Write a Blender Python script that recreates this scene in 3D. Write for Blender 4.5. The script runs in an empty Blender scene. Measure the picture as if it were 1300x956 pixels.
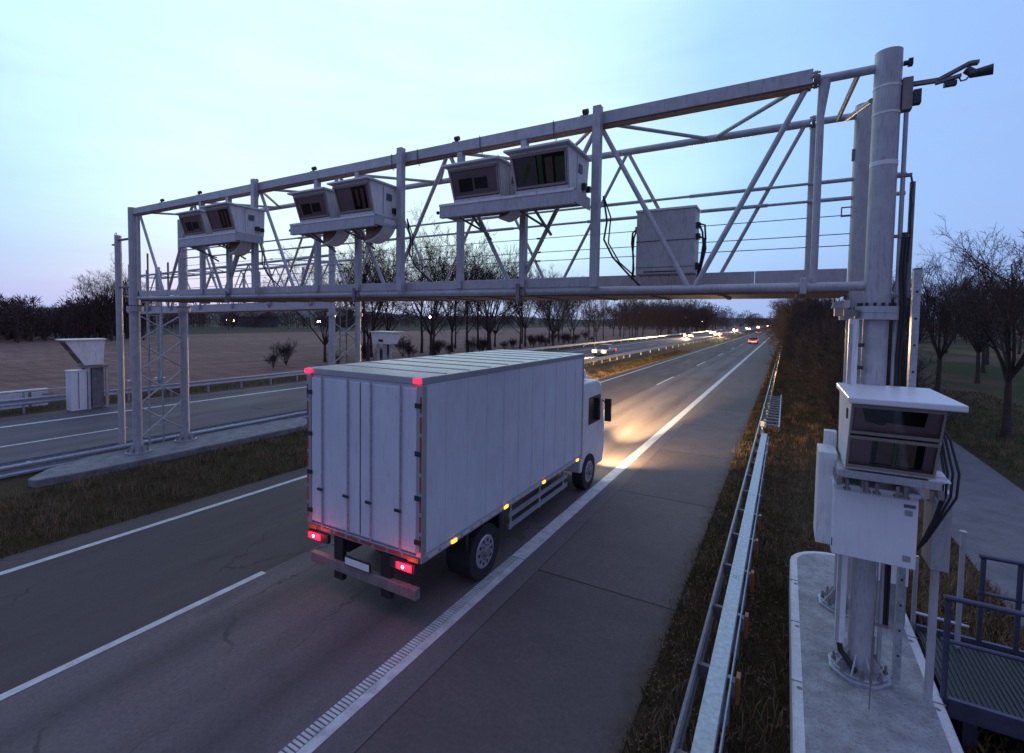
import bpy, math, random
from mathutils import Vector, Matrix
R = math.radians
random.seed(7)
scene = bpy.context.scene
COL = scene.collection

# ---------------------------------------------------------------- camera
cd = bpy.data.cameras.new('camera')
cd.sensor_fit = 'HORIZONTAL'; cd.sensor_width = 36.0
cd.lens = 614.0 / 1300.0 * 36.0
cd.shift_y = -45.0 / 1300.0
cd.clip_start = 0.05; cd.clip_end = 6000
cam = bpy.data.objects.new('camera', cd); COL.objects.link(cam)
EYE = Vector((0, 0, 4.6))
xw = Vector((0.8698, 0.4932, 0.0150)); 
def _ray(px, py): return Vector((px - 650.0, -(py - 433.0), -614.0)).normalized()
_Y = _ray(998, 410.3); _X = -_ray(-430, 388.8); _X = (_X - _Y * _X.dot(_Y)).normalized(); _Z = _X.cross(_Y)
rot = Matrix((_X, _Y, _Z))            # camera axes expressed in the world
cam.matrix_world = Matrix.Translation(EYE) @ rot.to_4x4()
scene.camera = cam

# ---------------------------------------------------------------- sky, sun, exposure
world = bpy.data.worlds.new('World'); scene.world = world; world.use_nodes = True
nt = world.node_tree; nt.nodes.clear()
def N(t, **kw):
    n = nt.nodes.new(t)
    for k, v in kw.items(): setattr(n, k, v)
    return n
L = nt.links.new
out = N('ShaderNodeOutputWorld')
sky = N('ShaderNodeTexSky', sky_type='NISHITA'); sky.sun_disc = False
sky.sun_elevation = R(1.0); sky.sun_rotation = R(-60.0); sky.air_density = 1.6; sky.dust_density = 1.5; sky.ozone_density = 3.0
bg1 = N('ShaderNodeBackground'); bg1.inputs['Strength'].default_value = 0.05
L(sky.outputs[0], bg1.inputs[0])
tc = N('ShaderNodeTexCoord'); nrm = N('ShaderNodeVectorMath', operation='NORMALIZE'); L(tc.outputs['Generated'], nrm.inputs[0])
sep = N('ShaderNodeSeparateXYZ'); L(nrm.outputs[0], sep.inputs[0])
# bright part of the overcast: where the sun has just gone down behind the cloud
glow = (rot.transposed() if False else rot) @ _ray(470, 120) if False else Vector((_X.dot(_ray(470,120)), _Y.dot(_ray(470,120)), _Z.dot(_ray(470,120))))
dp = N('ShaderNodeVectorMath', operation='DOT_PRODUCT'); L(nrm.outputs[0], dp.inputs[0]); dp.inputs[1].default_value = glow * .93
cn = N('ShaderNodeTexNoise'); cn.inputs['Scale'].default_value = 1.6; cn.inputs['Detail'].default_value = 5; cn.inputs['Roughness'].default_value = .5
cmap = N('ShaderNodeMapping'); cmap.inputs['Scale'].default_value = (1, 1, 3.2); L(nrm.outputs[0], cmap.inputs[0]); L(cmap.outputs[0], cn.inputs['Vector'])
cadd = N('ShaderNodeMath', operation='MULTIPLY_ADD'); L(cn.outputs['Fac'], cadd.inputs[0]); cadd.inputs[1].default_value = .20; L(dp.outputs['Value'], cadd.inputs[2])
ramp = N('ShaderNodeValToRGB'); L(cadd.outputs[0], ramp.inputs[0])
def setramp(rp, stops):
    while len(rp.color_ramp.elements) > 1: rp.color_ramp.elements.remove(rp.color_ramp.elements[-1])
    rp.color_ramp.elements[0].position = stops[0][0]; rp.color_ramp.elements[0].color = (*stops[0][1], 1)
    for p, c in stops[1:]:
        e = rp.color_ramp.elements.new(p); e.color = (*c, 1)
setramp(ramp, [(0.0, (.19, .235, .47)), (.35, (.27, .385, .76)), (.68, (.32, .52, .92)), (.84, (.40, .67, .96)), (.94, (.62, .91, .99)), (1.0, (.74, .98, 1.0))])
hz = N('ShaderNodeMapRange'); L(sep.outputs['Z'], hz.inputs['Value']); hz.inputs['From Min'].default_value = 0.0; hz.inputs['From Max'].default_value = .17
hz.inputs['To Min'].default_value = 1; hz.inputs['To Max'].default_value = 0; hz.interpolation_type = 'SMOOTHSTEP'
hmul = N('ShaderNodeMath', operation='MULTIPLY'); L(hz.outputs[0], hmul.inputs[0]); hmul.inputs[1].default_value = .85
hramp = N('ShaderNodeValToRGB'); L(cadd.outputs[0], hramp.inputs[0])
setramp(hramp, [(0.2, (.20, .22, .42)), (.55, (.27, .38, .70)), (.8, (.36, .46, .80)), (1.0, (.52, .60, .88))])
mixh = N('ShaderNodeMixRGB'); L(hmul.outputs[0], mixh.inputs[0]); L(ramp.outputs[0], mixh.inputs[1]); L(hramp.outputs[0], mixh.inputs[2])
zz = N('ShaderNodeMapRange'); L(sep.outputs['Z'], zz.inputs['Value']); zz.inputs['From Min'].default_value = .58; zz.inputs['From Max'].default_value = .92; zz.interpolation_type = 'SMOOTHSTEP'; zz.inputs['To Max'].default_value = .9
mixz = N('ShaderNodeMixRGB'); L(zz.outputs[0], mixz.inputs[0]); L(mixh.outputs[0], mixz.inputs[1]); mixz.inputs[2].default_value = (.40, .46, .82, 1)
cn2 = N('ShaderNodeTexNoise'); cn2.inputs['Scale'].default_value = 2.3; cn2.inputs['Detail'].default_value = 7; cn2.inputs['Roughness'].default_value = .55; cn2.inputs['Distortion'].default_value = .4
cm2 = N('ShaderNodeMapping'); cm2.inputs['Scale'].default_value = (1, 1, 5.5); L(nrm.outputs[0], cm2.inputs[0]); L(cm2.outputs[0], cn2.inputs['Vector'])
cr2 = N('ShaderNodeMapRange'); L(cn2.outputs['Fac'], cr2.inputs['Value']); cr2.inputs['From Min'].default_value = .42; cr2.inputs['From Max'].default_value = .72; cr2.inputs['To Max'].default_value = .22
mixc = N('ShaderNodeMixRGB'); L(cr2.outputs[0], mixc.inputs[0]); L(mixz.outputs[0], mixc.inputs[1]); mixc.inputs[2].default_value = (.36, .44, .74, 1)
bg2 = N('ShaderNodeBackground'); bg2.inputs['Strength'].default_value = 1.0; L(mixc.outputs[0], bg2.inputs[0])
addb = N('ShaderNodeAddShader'); L(bg1.outputs[0], addb.inputs[0]); L(bg2.outputs[0], addb.inputs[1]); L(addb.outputs[0], out.inputs[0])
sl = bpy.data.lights.new('sun', 'SUN'); sl.energy = 0.10; sl.angle = R(30); sl.color = (.80, .90, 1.0)
so = bpy.data.objects.new('sun', sl); COL.objects.link(so)
so.rotation_euler = (-glow).to_track_quat('-Z', 'Y').to_euler()
vs = scene.view_settings; vs.view_transform = 'Standard'; vs.look = 'None'; vs.exposure = 0.12; vs.gamma = 1.0
scene.cycles.max_bounces = 6; scene.cycles.transparent_max_bounces = 8
scene.cycles.use_denoising = True
scene.cycles.sample_clamp_indirect = 3.0

# ---------------------------------------------------------------- materials
def mat(name, col, rough=.6, metal=0.0, var=.12, scale=3.0, bump=0.0, bscale=40.0, stain=None, stain_amt=.35, spec=.5, stretch=(1,1,1)):
    m = bpy.data.materials.new(name); m.use_nodes = True
    t = m.node_tree; b = t.nodes['Principled BSDF']
    b.inputs['Roughness'].default_value = rough; b.inputs['Metallic'].default_value = metal
    b.inputs['Specular IOR Level'].default_value = spec
    geo = t.nodes.new('ShaderNodeNewGeometry')
    mp = t.nodes.new('ShaderNodeMapping'); mp.inputs['Scale'].default_value = stretch; t.links.new(geo.outputs['Position'], mp.inputs[0])
    n = t.nodes.new('ShaderNodeTexNoise'); n.inputs['Scale'].default_value = scale; n.inputs['Detail'].default_value = 8; n.inputs['Roughness'].default_value = .62
    t.links.new(mp.outputs[0], n.inputs['Vector'])
    r = t.nodes.new('ShaderNodeValToRGB'); t.links.new(n.outputs['Fac'], r.inputs[0])
    r.color_ramp.elements[0].position = .3; r.color_ramp.elements[1].position = .7
    r.color_ramp.elements[0].color = (*[c * (1 - var) for c in col], 1)
    r.color_ramp.elements[1].color = (*[min(1, c * (1 + var)) for c in col], 1)
    last = r.outputs[0]
    if stain:
        n2 = t.nodes.new('ShaderNodeTexNoise'); n2.inputs['Scale'].default_value = scale * 2.7; n2.inputs['Detail'].default_value = 9
        mp2 = t.nodes.new('ShaderNodeMapping'); mp2.inputs['Scale'].default_value = (3, 3, .5); t.links.new(geo.outputs['Position'], mp2.inputs[0]); t.links.new(mp2.outputs[0], n2.inputs['Vector'])
        r2 = t.nodes.new('ShaderNodeMapRange'); r2.inputs['From Min'].default_value = .52; r2.inputs['From Max'].default_value = .78; r2.inputs['To Max'].default_value = stain_amt
        t.links.new(n2.outputs['Fac'], r2.inputs['Value'])
        mx = t.nodes.new('ShaderNodeMixRGB'); t.links.new(r2.outputs[0], mx.inputs[0]); t.links.new(last, mx.inputs[1]); mx.inputs[2].default_value = (*stain, 1)
        last = mx.outputs[0]
    t.links.new(last, b.inputs['Base Color'])
    if bump:
        n3 = t.nodes.new('ShaderNodeTexNoise'); n3.inputs['Scale'].default_value = bscale; n3.inputs['Detail'].default_value = 4; t.links.new(geo.outputs['Position'], n3.inputs['Vector'])
        bp = t.nodes.new('ShaderNodeBump'); bp.inputs['Strength'].default_value = bump; bp.inputs['Distance'].default_value = .01
        t.links.new(n3.outputs['Fac'], bp.inputs['Height']); t.links.new(bp.outputs[0], b.inputs['Normal'])
    return m
def emit(name, col, strength):
    m = bpy.data.materials.new(name); m.use_nodes = True; t = m.node_tree
    b = t.nodes['Principled BSDF']; b.inputs['Base Color'].default_value = (*[c * .5 for c in col], 1)
    b.inputs['Emission Color'].default_value = (*col, 1); b.inputs['Emission Strength'].default_value = strength
    return m
def glassmat(name, tint=(.8, .8, .85)):
    m = bpy.data.materials.new(name); m.use_nodes = True; t = m.node_tree; t.nodes.clear()
    o = t.nodes.new('ShaderNodeOutputMaterial'); g = t.nodes.new('ShaderNodeBsdfGlossy'); g.inputs['Roughness'].default_value = .04
    tr = t.nodes.new('ShaderNodeBsdfTransparent'); tr.inputs[0].default_value = (*tint, 1)
    fr = t.nodes.new('ShaderNodeFresnel'); fr.inputs[0].default_value = 1.5
    mx = t.nodes.new('ShaderNodeMixShader'); t.links.new(fr.outputs[0], mx.inputs[0]); t.links.new(tr.outputs[0], mx.inputs[1]); t.links.new(g.outputs[0], mx.inputs[2]); t.links.new(mx.outputs[0], o.inputs[0])
    return m
M = {}
M['steel'] = mat('painted_grey_steel', (.43, .42, .44), .46, .15, .13, 5.0, bump=.15, bscale=25, stain=(.17, .12, .10), stain_amt=.5)
M['steel_dark'] = mat('weathered_steel', (.22, .19, .19), .6, .2, .25, 4.0, stain=(.12, .06, .035), stain_amt=.6)
M['galv'] = mat('galvanised_steel', (.42, .44, .48), .40, .5, .26, 16.0, stain=(.2, .17, .15), stain_amt=.35)
M['white'] = mat('white_enamel', (.72, .72, .75), .38, 0, .04, 3.0, stain=(.50, .47, .44), stain_amt=.22)
M['white_old'] = mat('dirty_white_enamel', (.75, .74, .74), .45, 0, .08, 3.0, stain=(.28, .22, .18), stain_amt=.5)
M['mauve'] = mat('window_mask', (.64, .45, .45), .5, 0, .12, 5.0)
M['frame'] = mat('window_frame', (.34, .27, .24), .5, .1, .12, 6.0)
M['lens'] = mat('lens_black', (.012, .012, .014), .12, 0, .1, 5.0)
M['lens_green'] = mat('lens_green', (.14, .30, .09), .3, 0, .2, 5.0)
M['lens_tan'] = mat('inner_tan', (.42, .25, .17), .5, 0, .15, 7.0)
M['glassy'] = mat('dim_screen', (.34, .30, .32), .4, 0, .15, 5.0)
M['tan_dim'] = mat('dim_tan', (.40, .27, .19), .5, 0, .2, 7.0)
M['olive'] = mat('dim_olive', (.22, .24, .13), .5, 0, .2, 7.0)
M['black'] = mat('black_rubber', (.018, .018, .02), .5, 0, .15, 6.0)
M['rust'] = mat('ochre_plastic', (.26, .17, .11), .55, 0, .2, 4.0, stain=(.10, .05, .03), stain_amt=.5)
M['glass'] = glassmat('pane_glass')
M['concrete'] = mat('island_concrete', (.30, .30, .31), .85, 0, .34, 4.5, bump=.8, bscale=60, stain=(.10, .09, .09), stain_amt=.8)
M['concrete_white'] = mat('whitewashed_concrete', (.62, .62, .62), .8, 0, .14, 6.0, bump=.4, stain=(.25, .22, .2), stain_amt=.6)
M['bark'] = mat('bark', (.058, .040, .034), .9, 0, .3, 6.0, bump=.5, bscale=30)
M['twig'] = mat('twigs', (.046, .028, .025), .9, 0, .3, 3.0)
M['bush'] = mat('bush_twigs', (.034, .025, .024), .95, 0, .3, 3.0)
M['concrete_dark'] = mat('weathered_concrete', (.20, .195, .20), .9, 0, .35, 3.0, bump=.7, bscale=50, stain=(.08, .075, .07), stain_amt=.8)
M['farwood'] = mat('far_twigs', (.085, .050, .046), .95, 0, .3, .05)
M['label'] = mat('printed_label', (.10, .10, .14), .5, 0, .3, 60)
M['galv_dark'] = mat('gangway_steel', (.085, .085, .13), .45, .4, .2, 8.0)
M['grate_redlit'] = mat('redlit_floor_grating', (.30, .155, .10), .7, .2, .3, 20.0)  # reddish-brown puts the glow of vehicle lamps on gantry undersides into the colour
M['truckbox'] = mat('truck_panel', (.62, .64, .70), .40, 0, .07, 2.2, bump=.10, bscale=4, stain=(.38, .36, .37), stain_amt=.35, stretch=(1, 1, .6))
M['truckframe'] = mat('truck_alu', (.45, .46, .49), .35, .5, .08, 3.0)
M['tape'] = mat('reflective_tape', (.62, .60, .52), .4, 0, .1, 20)
M['tape_red'] = mat('red_tape', (.40, .05, .045), .4, 0, .1, 20)
M['tyre'] = mat('tyre_rubber', (.02, .02, .022), .8, 0, .2, 10)
M['darkplastic'] = mat('dark_plastic', (.03, .03, .035), .5, 0, .2, 5)
M['red_lens'] = emit('lit_tail_lamp', (1.0, .012, .045), 3.2)
M['red_core'] = emit('tail_lamp_bulb', (1.0, .10, .12), 30.0)
M['red_hot'] = emit('bright_tail_lamp', (1.0, .025, .03), 7.0)
M['amber'] = emit('lit_amber_marker', (1.0, .34, .02), 4.0)
M['head_warm'] = emit('headlamp_glare_rim', (1.0, .55, .18), 3.5)  # warm emission imitates the glare rim around the white bulb
M['head'] = emit('lit_headlamp', (1.0, .86, .60), 30.0)
M['head_far'] = emit('far_headlamp', (1.0, .78, .42), 30.0)
M['head_amber'] = emit('yellow_headlamp', (1.0, .70, .22), 45.0)
M['lamp_white'] = emit('street_lamp_glow', (1.0, .84, .6), 45.0)
M['lamp_red'] = emit('red_signal_glow', (1.0, .06, .03), 30.0)
M['reflector'] = mat('white_reflector', (.80, .80, .78), .3, 0, .05, 4)
M['orange'] = mat('orange_reflector', (.38, .13, .045), .4, 0, .15, 8)

# ---------------------------------------------------------------- mesh helpers
class MB:
    def __init__(s): s.v = []; s.f = []; s.sm = []
    def add(s, vs, fs, smooth=False):
        o = len(s.v); s.v += [tuple(v) for v in vs]; s.f += [tuple(i + o for i in f) for f in fs]; s.sm += [smooth] * len(fs); return s
    def box(s, x0, x1, y0, y1, z0, z1):
        return s.hexa([(x0,y0,z0),(x1,y0,z0),(x1,y1,z0),(x0,y1,z0),(x0,y0,z1),(x1,y0,z1),(x1,y1,z1),(x0,y1,z1)])
    def hexa(s, v):
        return s.add(v, [(0,3,2,1),(4,5,6,7),(0,1,5,4),(1,2,6,5),(2,3,7,6),(3,0,4,7)])
    def bar(s, a, b, w, h, up=(0,0,1)):
        a = Vector(a); b = Vector(b); d = (b - a).normalized(); up = Vector(up)
        if abs(d.dot(up)) > .98: up = Vector((0,1,0))
        sx = d.cross(up).normalized() * w * .5; sz = sx.cross(d).normalized() * h * .5
        return s.hexa([a-sx-sz, a+sx-sz, b+sx-sz, b-sx-sz, a-sx+sz, a+sx+sz, b+sx+sz, b-sx+sz])
    def cyl(s, a, b, r, r2=None, n=12, caps=True):
        a = Vector(a); b = Vector(b); r2 = r if r2 is None else r2
        d = (b - a).normalized(); up = Vector((0,0,1)) if abs(d.z) < .95 else Vector((1,0,0))
        u = d.cross(up).normalized(); w = d.cross(u)
        ra = [a + (u*math.cos(t) + w*math.sin(t))*r for t in [2*math.pi*i/n for i in range(n)]]
        rb = [b + (u*math.cos(t) + w*math.sin(t))*r2 for t in [2*math.pi*i/n for i in range(n)]]
        s.add(ra + rb, [(i, i+n, (i+1) % n + n, (i+1) % n) for i in range(n)], True)
        if caps:
            s.add(ra, [tuple(range(n))]); s.add(rb, [tuple(reversed(range(n)))])
        return s
    def tube(s, pts, r, n=8):
        pts = [Vector(p) for p in pts]; rings = []; prev = None
        for i, p in enumerate(pts):
            d = (pts[min(i+1, len(pts)-1)] - pts[max(i-1, 0)]).normalized()
            if prev is None:
                up = Vector((0,0,1)) if abs(d.z) < .95 else Vector((1,0,0)); u = d.cross(up).normalized()
            else: u = (prev - d * prev.dot(d)).normalized()
            prev = u; w = d.cross(u)
            rings += [p + (u*math.cos(2*math.pi*k/n) + w*math.sin(2*math.pi*k/n))*r for k in range(n)]
        fs = [(i*n+k, i*n+n+k, i*n+n+(k+1) % n, i*n+(k+1) % n) for i in range(len(pts)-1) for k in range(n)]
        return s.add(rings, fs, True)
    def prism(s, poly, axis, a, b):
        # poly: 2D points in the plane across `axis`, extruded a..b
        def P(p, t): return {'x': (t, p[0], p[1]), 'y': (p[0], t, p[1]), 'z': (p[0], p[1], t)}[axis]
        n = len(poly); v = [P(p, a) for p in poly] + [P(p, b) for p in poly]
        return s.add(v, [(i, (i+1) % n, (i+1) % n + n, i+n) for i in range(n)] + [tuple(reversed(range(n))), tuple(range(n, 2*n))])
    def build(s, name, m, parent=None, loc=None, bevel=0, kind=None, fix=True):
        me = bpy.data.meshes.new(name); me.from_pydata(s.v, [], s.f); me.polygons.foreach_set('use_smooth', s.sm)
        me.update(); me.materials.append(m)
        o = bpy.data.objects.new(name, me); COL.objects.link(o)
        if parent is not None:
            o.parent = parent
            o.matrix_parent_inverse = parent.matrix_world.inverted() if False else Matrix.Identity(4)
        if loc: o.location = loc
        if bevel:
            b = o.modifiers.new('bevel', 'BEVEL'); b.width = bevel; b.segments = 2; b.limit_method = 'ANGLE'; b.angle_limit = R(40)
        if kind: o['kind'] = kind
        return o
def _each(s, name, m, parent=None, **k):
    key = {}; par = list(range(len(s.v)))
    def find(i):
        while par[i] != i: par[i] = par[par[i]]; i = par[i]
        return i
    for i, v in enumerate(s.v):
        kk = tuple(round(c, 4) for c in v)
        if kk in key: par[find(i)] = find(key[kk])
        else: key[kk] = i
    for f in s.f:
        for j in f[1:]: par[find(j)] = find(f[0])
    gr = {}
    for fi, f in enumerate(s.f): gr.setdefault(find(f[0]), []).append(fi)
    res = []
    for fl in gr.values():
        q = MB(); idx = sorted({i for fi in fl for i in s.f[fi]}); mp = {i: n for n, i in enumerate(idx)}
        q.v = [s.v[i] for i in idx]; q.f = [tuple(mp[i] for i in s.f[fi]) for fi in fl]; q.sm = [s.sm[fi] for fi in fl]
        res.append(q.build(name, m, parent, **k))
    return res
MB.each = _each
def tag(o, label=None, cat=None, group=None, kind=None):
    if label: o['label'] = label
    if cat: o['category'] = cat
    if group: o['group'] = group
    if kind: o['kind'] = kind
    return o
def thing(name, label, cat, loc=(0,0,0), rz=0, group=None):
    o = bpy.data.objects.new(name, None); COL.objects.link(o); o.location = loc; o.rotation_euler = (0,0,rz)
    return tag(o, label, cat, group)
CH = {}
def kids(o): return [c for c in bpy.data.objects if c.parent == o]
def dup(root, loc, rz=0, label=None, group=None, scale=None, mirror=False):
    def cp(o, parent):
        c = o.copy(); COL.objects.link(c); c.parent = parent
        if o.name not in CH: CH[o.name] = kids(o)
        for k in CH[o.name]: cp(k, c)
        return c
    r = cp(root, None); r.location = loc; r.rotation_euler = (0,0,rz)
    if scale: r.scale = scale if hasattr(scale, '__len__') else (scale,)*3
    if label: r['label'] = label
    if group: r['group'] = group
    return r

# ---------------------------------------------------------------- ground, fields and roads
def node_mat(name):
    m = bpy.data.materials.new(name); m.use_nodes = True; t = m.node_tree; return m, t, t.nodes['Principled BSDF']
def noise(t, vec, scale, detail=8, rough=.6, stretch=None):
    n = t.nodes.new('ShaderNodeTexNoise'); n.inputs['Scale'].default_value = scale; n.inputs['Detail'].default_value = detail; n.inputs['Roughness'].default_value = rough
    if stretch:
        mp = t.nodes.new('ShaderNodeMapping'); mp.inputs['Scale'].default_value = stretch; t.links.new(vec, mp.inputs[0]); vec = mp.outputs[0]
    t.links.new(vec, n.inputs['Vector']); return n.outputs['Fac']
def mrange(t, v, a, b, c=0.0, d=1.0):
    n = t.nodes.new('ShaderNodeMapRange'); n.inputs['From Min'].default_value = a; n.inputs['From Max'].default_value = b; n.inputs['To Min'].default_value = c; n.inputs['To Max'].default_value = d
    t.links.new(v, n.inputs['Value']); return n.outputs[0]
def mix(t, f, a, b, mode='MIX'):
    n = t.nodes.new('ShaderNodeMixRGB'); n.blend_type = mode
    for i, x in ((0, f), (1, a), (2, b)):
        if hasattr(x, 'links') or hasattr(x, 'is_linked'): t.links.new(x, n.inputs[i])
        elif i == 0: n.inputs[0].default_value = x
        else: n.inputs[i].default_value = (*x, 1)
    return n.outputs[0]
def math_(t, op, a, b=None, c=None):
    n = t.nodes.new('ShaderNodeMath'); n.operation = op
    for i, x in enumerate((a, b, c)):
        if x is None: continue
        if hasattr(x, 'is_linked'): t.links.new(x, n.inputs[i])
        else: n.inputs[i].default_value = x
    return n.outputs[0]
def addbump(t, b, h, strength, dist=.02):
    bp = t.nodes.new('ShaderNodeBump'); bp.inputs['Strength'].default_value = strength; bp.inputs['Distance'].default_value = dist
    t.links.new(h, bp.inputs['Height']); t.links.new(bp.outputs[0], b.inputs['Normal'])

# ground: grass near the road, stubble field to the left, meadow strips far away
m, t, b = node_mat('ground'); geo = t.nodes.new('ShaderNodeNewGeometry'); pos = geo.outputs['Position']
sp = t.nodes.new('ShaderNodeSeparateXYZ'); t.links.new(pos, sp.inputs[0]); X_, Y_ = sp.outputs[0], sp.outputs[1]
g1 = mix(t, mrange(t, noise(t, pos, 1.4), .35, .65), (.048, .040, .019), (.080, .050, .028))
g1 = mix(t, mrange(t, noise(t, pos, 9, 10, .75), .45, .7), g1, (.085, .062, .035))
g1 = mix(t, mrange(t, noise(t, pos, .18, 4), .45, .6, 0, .45), g1, (.040, .050, .018))
st = mix(t, mrange(t, noise(t, pos, .9, 10, .7, (.25, 1.6, 1)), .35, .68), (.135, .078, .066), (.34, .21, .175))
fur = noise(t, pos, 1.0, 6, .6, (1.1, .05, 1)); fine = noise(t, pos, 6.0, 8, .8)
st = mix(t, mrange(t, fur, .42, .60, 0, .55), st, (.085, .046, .038))
st = mix(t, mrange(t, fine, .52, .66, 0, .6), st, (.40, .27, .22))
st = mix(t, mrange(t, noise(t, pos, .04, 4), .4, .65, 0, .5), st, (.125, .072, .062))
fld = mrange(t, X_, -33.2, -33.8)
c = mix(t, fld, g1, st)
mead = mix(t, mrange(t, noise(t, pos, .05), .4, .6), (.038, .042, .026), (.052, .046, .032))
d2 = math_(t, 'ADD', X_, math_(t, 'MULTIPLY', noise(t, pos, .01, 2), 30.0))
c = mix(t, mrange(t, d2, -100, -103), c, mead)
rgt = mix(t, mrange(t, noise(t, pos, .35, 8, .6, (.4, .15, 1)), .44, .58), (.036, .046, .016), (.105, .068, .050))
rgt = mix(t, mrange(t, noise(t, pos, 3, 8, .7), .4, .7, 0, .6), rgt, (.030, .032, .014))
c = mix(t, mrange(t, X_, 5.9, 6.3), c, rgt)
t.links.new(c, b.inputs['Base Color']); b.inputs['Roughness'].default_value = .95; b.inputs['Specular IOR Level'].default_value = .15
addbump(t, b, noise(t, pos, 14, 8, .7), .9, .06)
M['ground'] = m
g = MB(); g.add([(-2500,-400,0),(2500,-400,0),(2500,3500,0),(-2500,3500,0)], [(0,1,2,3)]); g.build('ground', M['ground'], kind='structure')

def road_mat(name, near=True):
    m, t, b = node_mat(name); geo = t.nodes.new('ShaderNodeNewGeometry'); pos = geo.outputs['Position']
    sp = t.nodes.new('ShaderNodeSeparateXYZ'); t.links.new(pos, sp.inputs[0]); X_, Y_ = sp.outputs[0], sp.outputs[1]
    if near:
        # older brown asphalt in the outside lane, paler concrete-grey in the inside lane
        c = mix(t, mrange(t, X_, -7.99, -7.97), (.090, .066, .064), (.185, .152, .148))
        w = math_(t, 'SUBTRACT', 1.0, math_(t, 'MINIMUM', 1.0, math_(t, 'MULTIPLY', math_(t, 'ABSOLUTE', math_(t, 'SUBTRACT', math_(t, 'ABSOLUTE', math_(t, 'ADD', X_, 6.15)), .95)), 2.2)))
        c = mix(t, math_(t, 'MULTIPLY', w, .52), c, (.045, .036, .038))
    else: c = mix(t, 0.0, (.120, .100, .120), (.07, .07, .08))
    c = mix(t, mrange(t, noise(t, pos, 1.3, 8, .6, (1.2, .12, 1)), .35, .7, 0, .35), c, (.038, .030, .032))
    sp2 = mrange(t, noise(t, pos, 110, 3, .8), .35, .7)
    c = mix(t, math_(t, 'MULTIPLY', sp2, .35), c, (.16, .145, .145))
    c = mix(t, mrange(t, noise(t, pos, 22, 6, .75), .36, .68, 0, .40), c, (.045, .036, .040))
    c = mix(t, mrange(t, noise(t, pos, .45, 3, .5, (1, .35, 1)), .60, .63, 0, .28), c, (.035, .028, .032))
    vo = t.nodes.new('ShaderNodeTexVoronoi'); vo.feature = 'DISTANCE_TO_EDGE'; vo.inputs['Scale'].default_value = .55
    mpv = t.nodes.new('ShaderNodeMapping'); mpv.inputs['Scale'].default_value = (1, .45, 1)
    dn = t.nodes.new('ShaderNodeTexNoise'); dn.inputs['Scale'].default_value = 3; t.links.new(pos, dn.inputs['Vector'])
    va = t.nodes.new('ShaderNodeVectorMath'); va.operation = 'MULTIPLY_ADD'; t.links.new(dn.outputs['Color'], va.inputs[0]); va.inputs[1].default_value = (.5,.5,0); t.links.new(pos, va.inputs[2])
    t.links.new(va.outputs[0], mpv.inputs[0]); t.links.new(mpv.outputs[0], vo.inputs['Vector'])
    crk = math_(t, 'MULTIPLY', mrange(t, vo.outputs['Distance'], .004, .011, 1, 0), mrange(t, noise(t, pos, .3, 3), .50, .56))
    c = mix(t, math_(t, 'MULTIPLY', crk, .45), c, (.016, .013, .015))
    # a few oil drips
    c = mix(t, mrange(t, noise(t, pos, 6, 4, .5, (1, .25, 1)), .70, .76, 0, .5), c, (.02, .017, .018))
    t.links.new(c, b.inputs['Base Color']); b.inputs['Roughness'].default_value = .62; b.inputs['Specular IOR Level'].default_value = .18
    t.links.new(mrange(t, noise(t, pos, .8, 4, .6, (1, .2, 1)), .3, .7, .60, .85), b.inputs['Roughness'])
    addbump(t, b, noise(t, pos, 150, 3, .8), .35, .004)
    return m
M['asphalt'] = road_mat('asphalt'); M['asphalt_far'] = road_mat('asphalt_far', False)
# shoulder in concrete slabs with joints
def slab_mat():
    m, t, b = node_mat('shoulder_slabs'); geo = t.nodes.new('ShaderNodeNewGeometry'); pos = geo.outputs['Position']
    sp = t.nodes.new('ShaderNodeSeparateXYZ'); t.links.new(pos, sp.inputs[0]); X_, Y_ = sp.outputs[0], sp.outputs[1]
    k = math_(t, 'DIVIDE', math_(t, 'SUBTRACT', Y_, 7.82), 4.88)
    cell = math_(t, 'FLOOR', k); wn = t.nodes.new('ShaderNodeTexWhiteNoise'); wn.noise_dimensions = '1D'; t.links.new(cell, wn.inputs['W'])
    c = mix(t, wn.outputs['Value'], (.118, .086, .080), (.165, .124, .112))
    c = mix(t, mrange(t, noise(t, pos, 1.2, 9, .65), .35, .7, 0, .5), c, (.055, .042, .045))
    c = mix(t, math_(t, 'MULTIPLY', mrange(t, noise(t, pos, 120, 3, .8), .35, .7), .3), c, (.17, .15, .15))
    c = mix(t, mrange(t, noise(t, pos, 2.2, 9, .7, (1, .35, 1)), .60, .72, 0, .6), c, (.17, .15, .15))
    c = mix(t, mrange(t, noise(t, pos, 18, 6, .75), .38, .68, 0, .45), c, (.048, .036, .040))
    edge = math_(t, 'ADD', X_, math_(t, 'MULTIPLY', noise(t, pos, 2.2, 8, .75), .9))
    c = mix(t, mrange(t, edge, -1.18, -.90, 0, .85), c, (.060, .042, .026))
    fr = math_(t, 'ABSOLUTE', math_(t, 'SUBTRACT', k, math_(t, 'ROUND', math_(t, 'ADD', k, math_(t, 'MULTIPLY', math_(t, 'SUBTRACT', noise(t, pos, 1.2, 3), .5), .006)))))
    j = mrange(t, fr, .0022, .0052, 1, 0)
    c = mix(t, j, c, (.018, .013, .014))
    t.links.new(c, b.inputs['Base Color']); b.inputs['Roughness'].default_value = .72; b.inputs['Specular IOR Level'].default_value = .3
    h = math_(t, 'SUBTRACT', math_(t, 'MULTIPLY', noise(t, pos, 130, 3, .8), .3), j)
    addbump(t, b, h, .5, .006)
    return m
M['slab'] = slab_mat()
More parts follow.
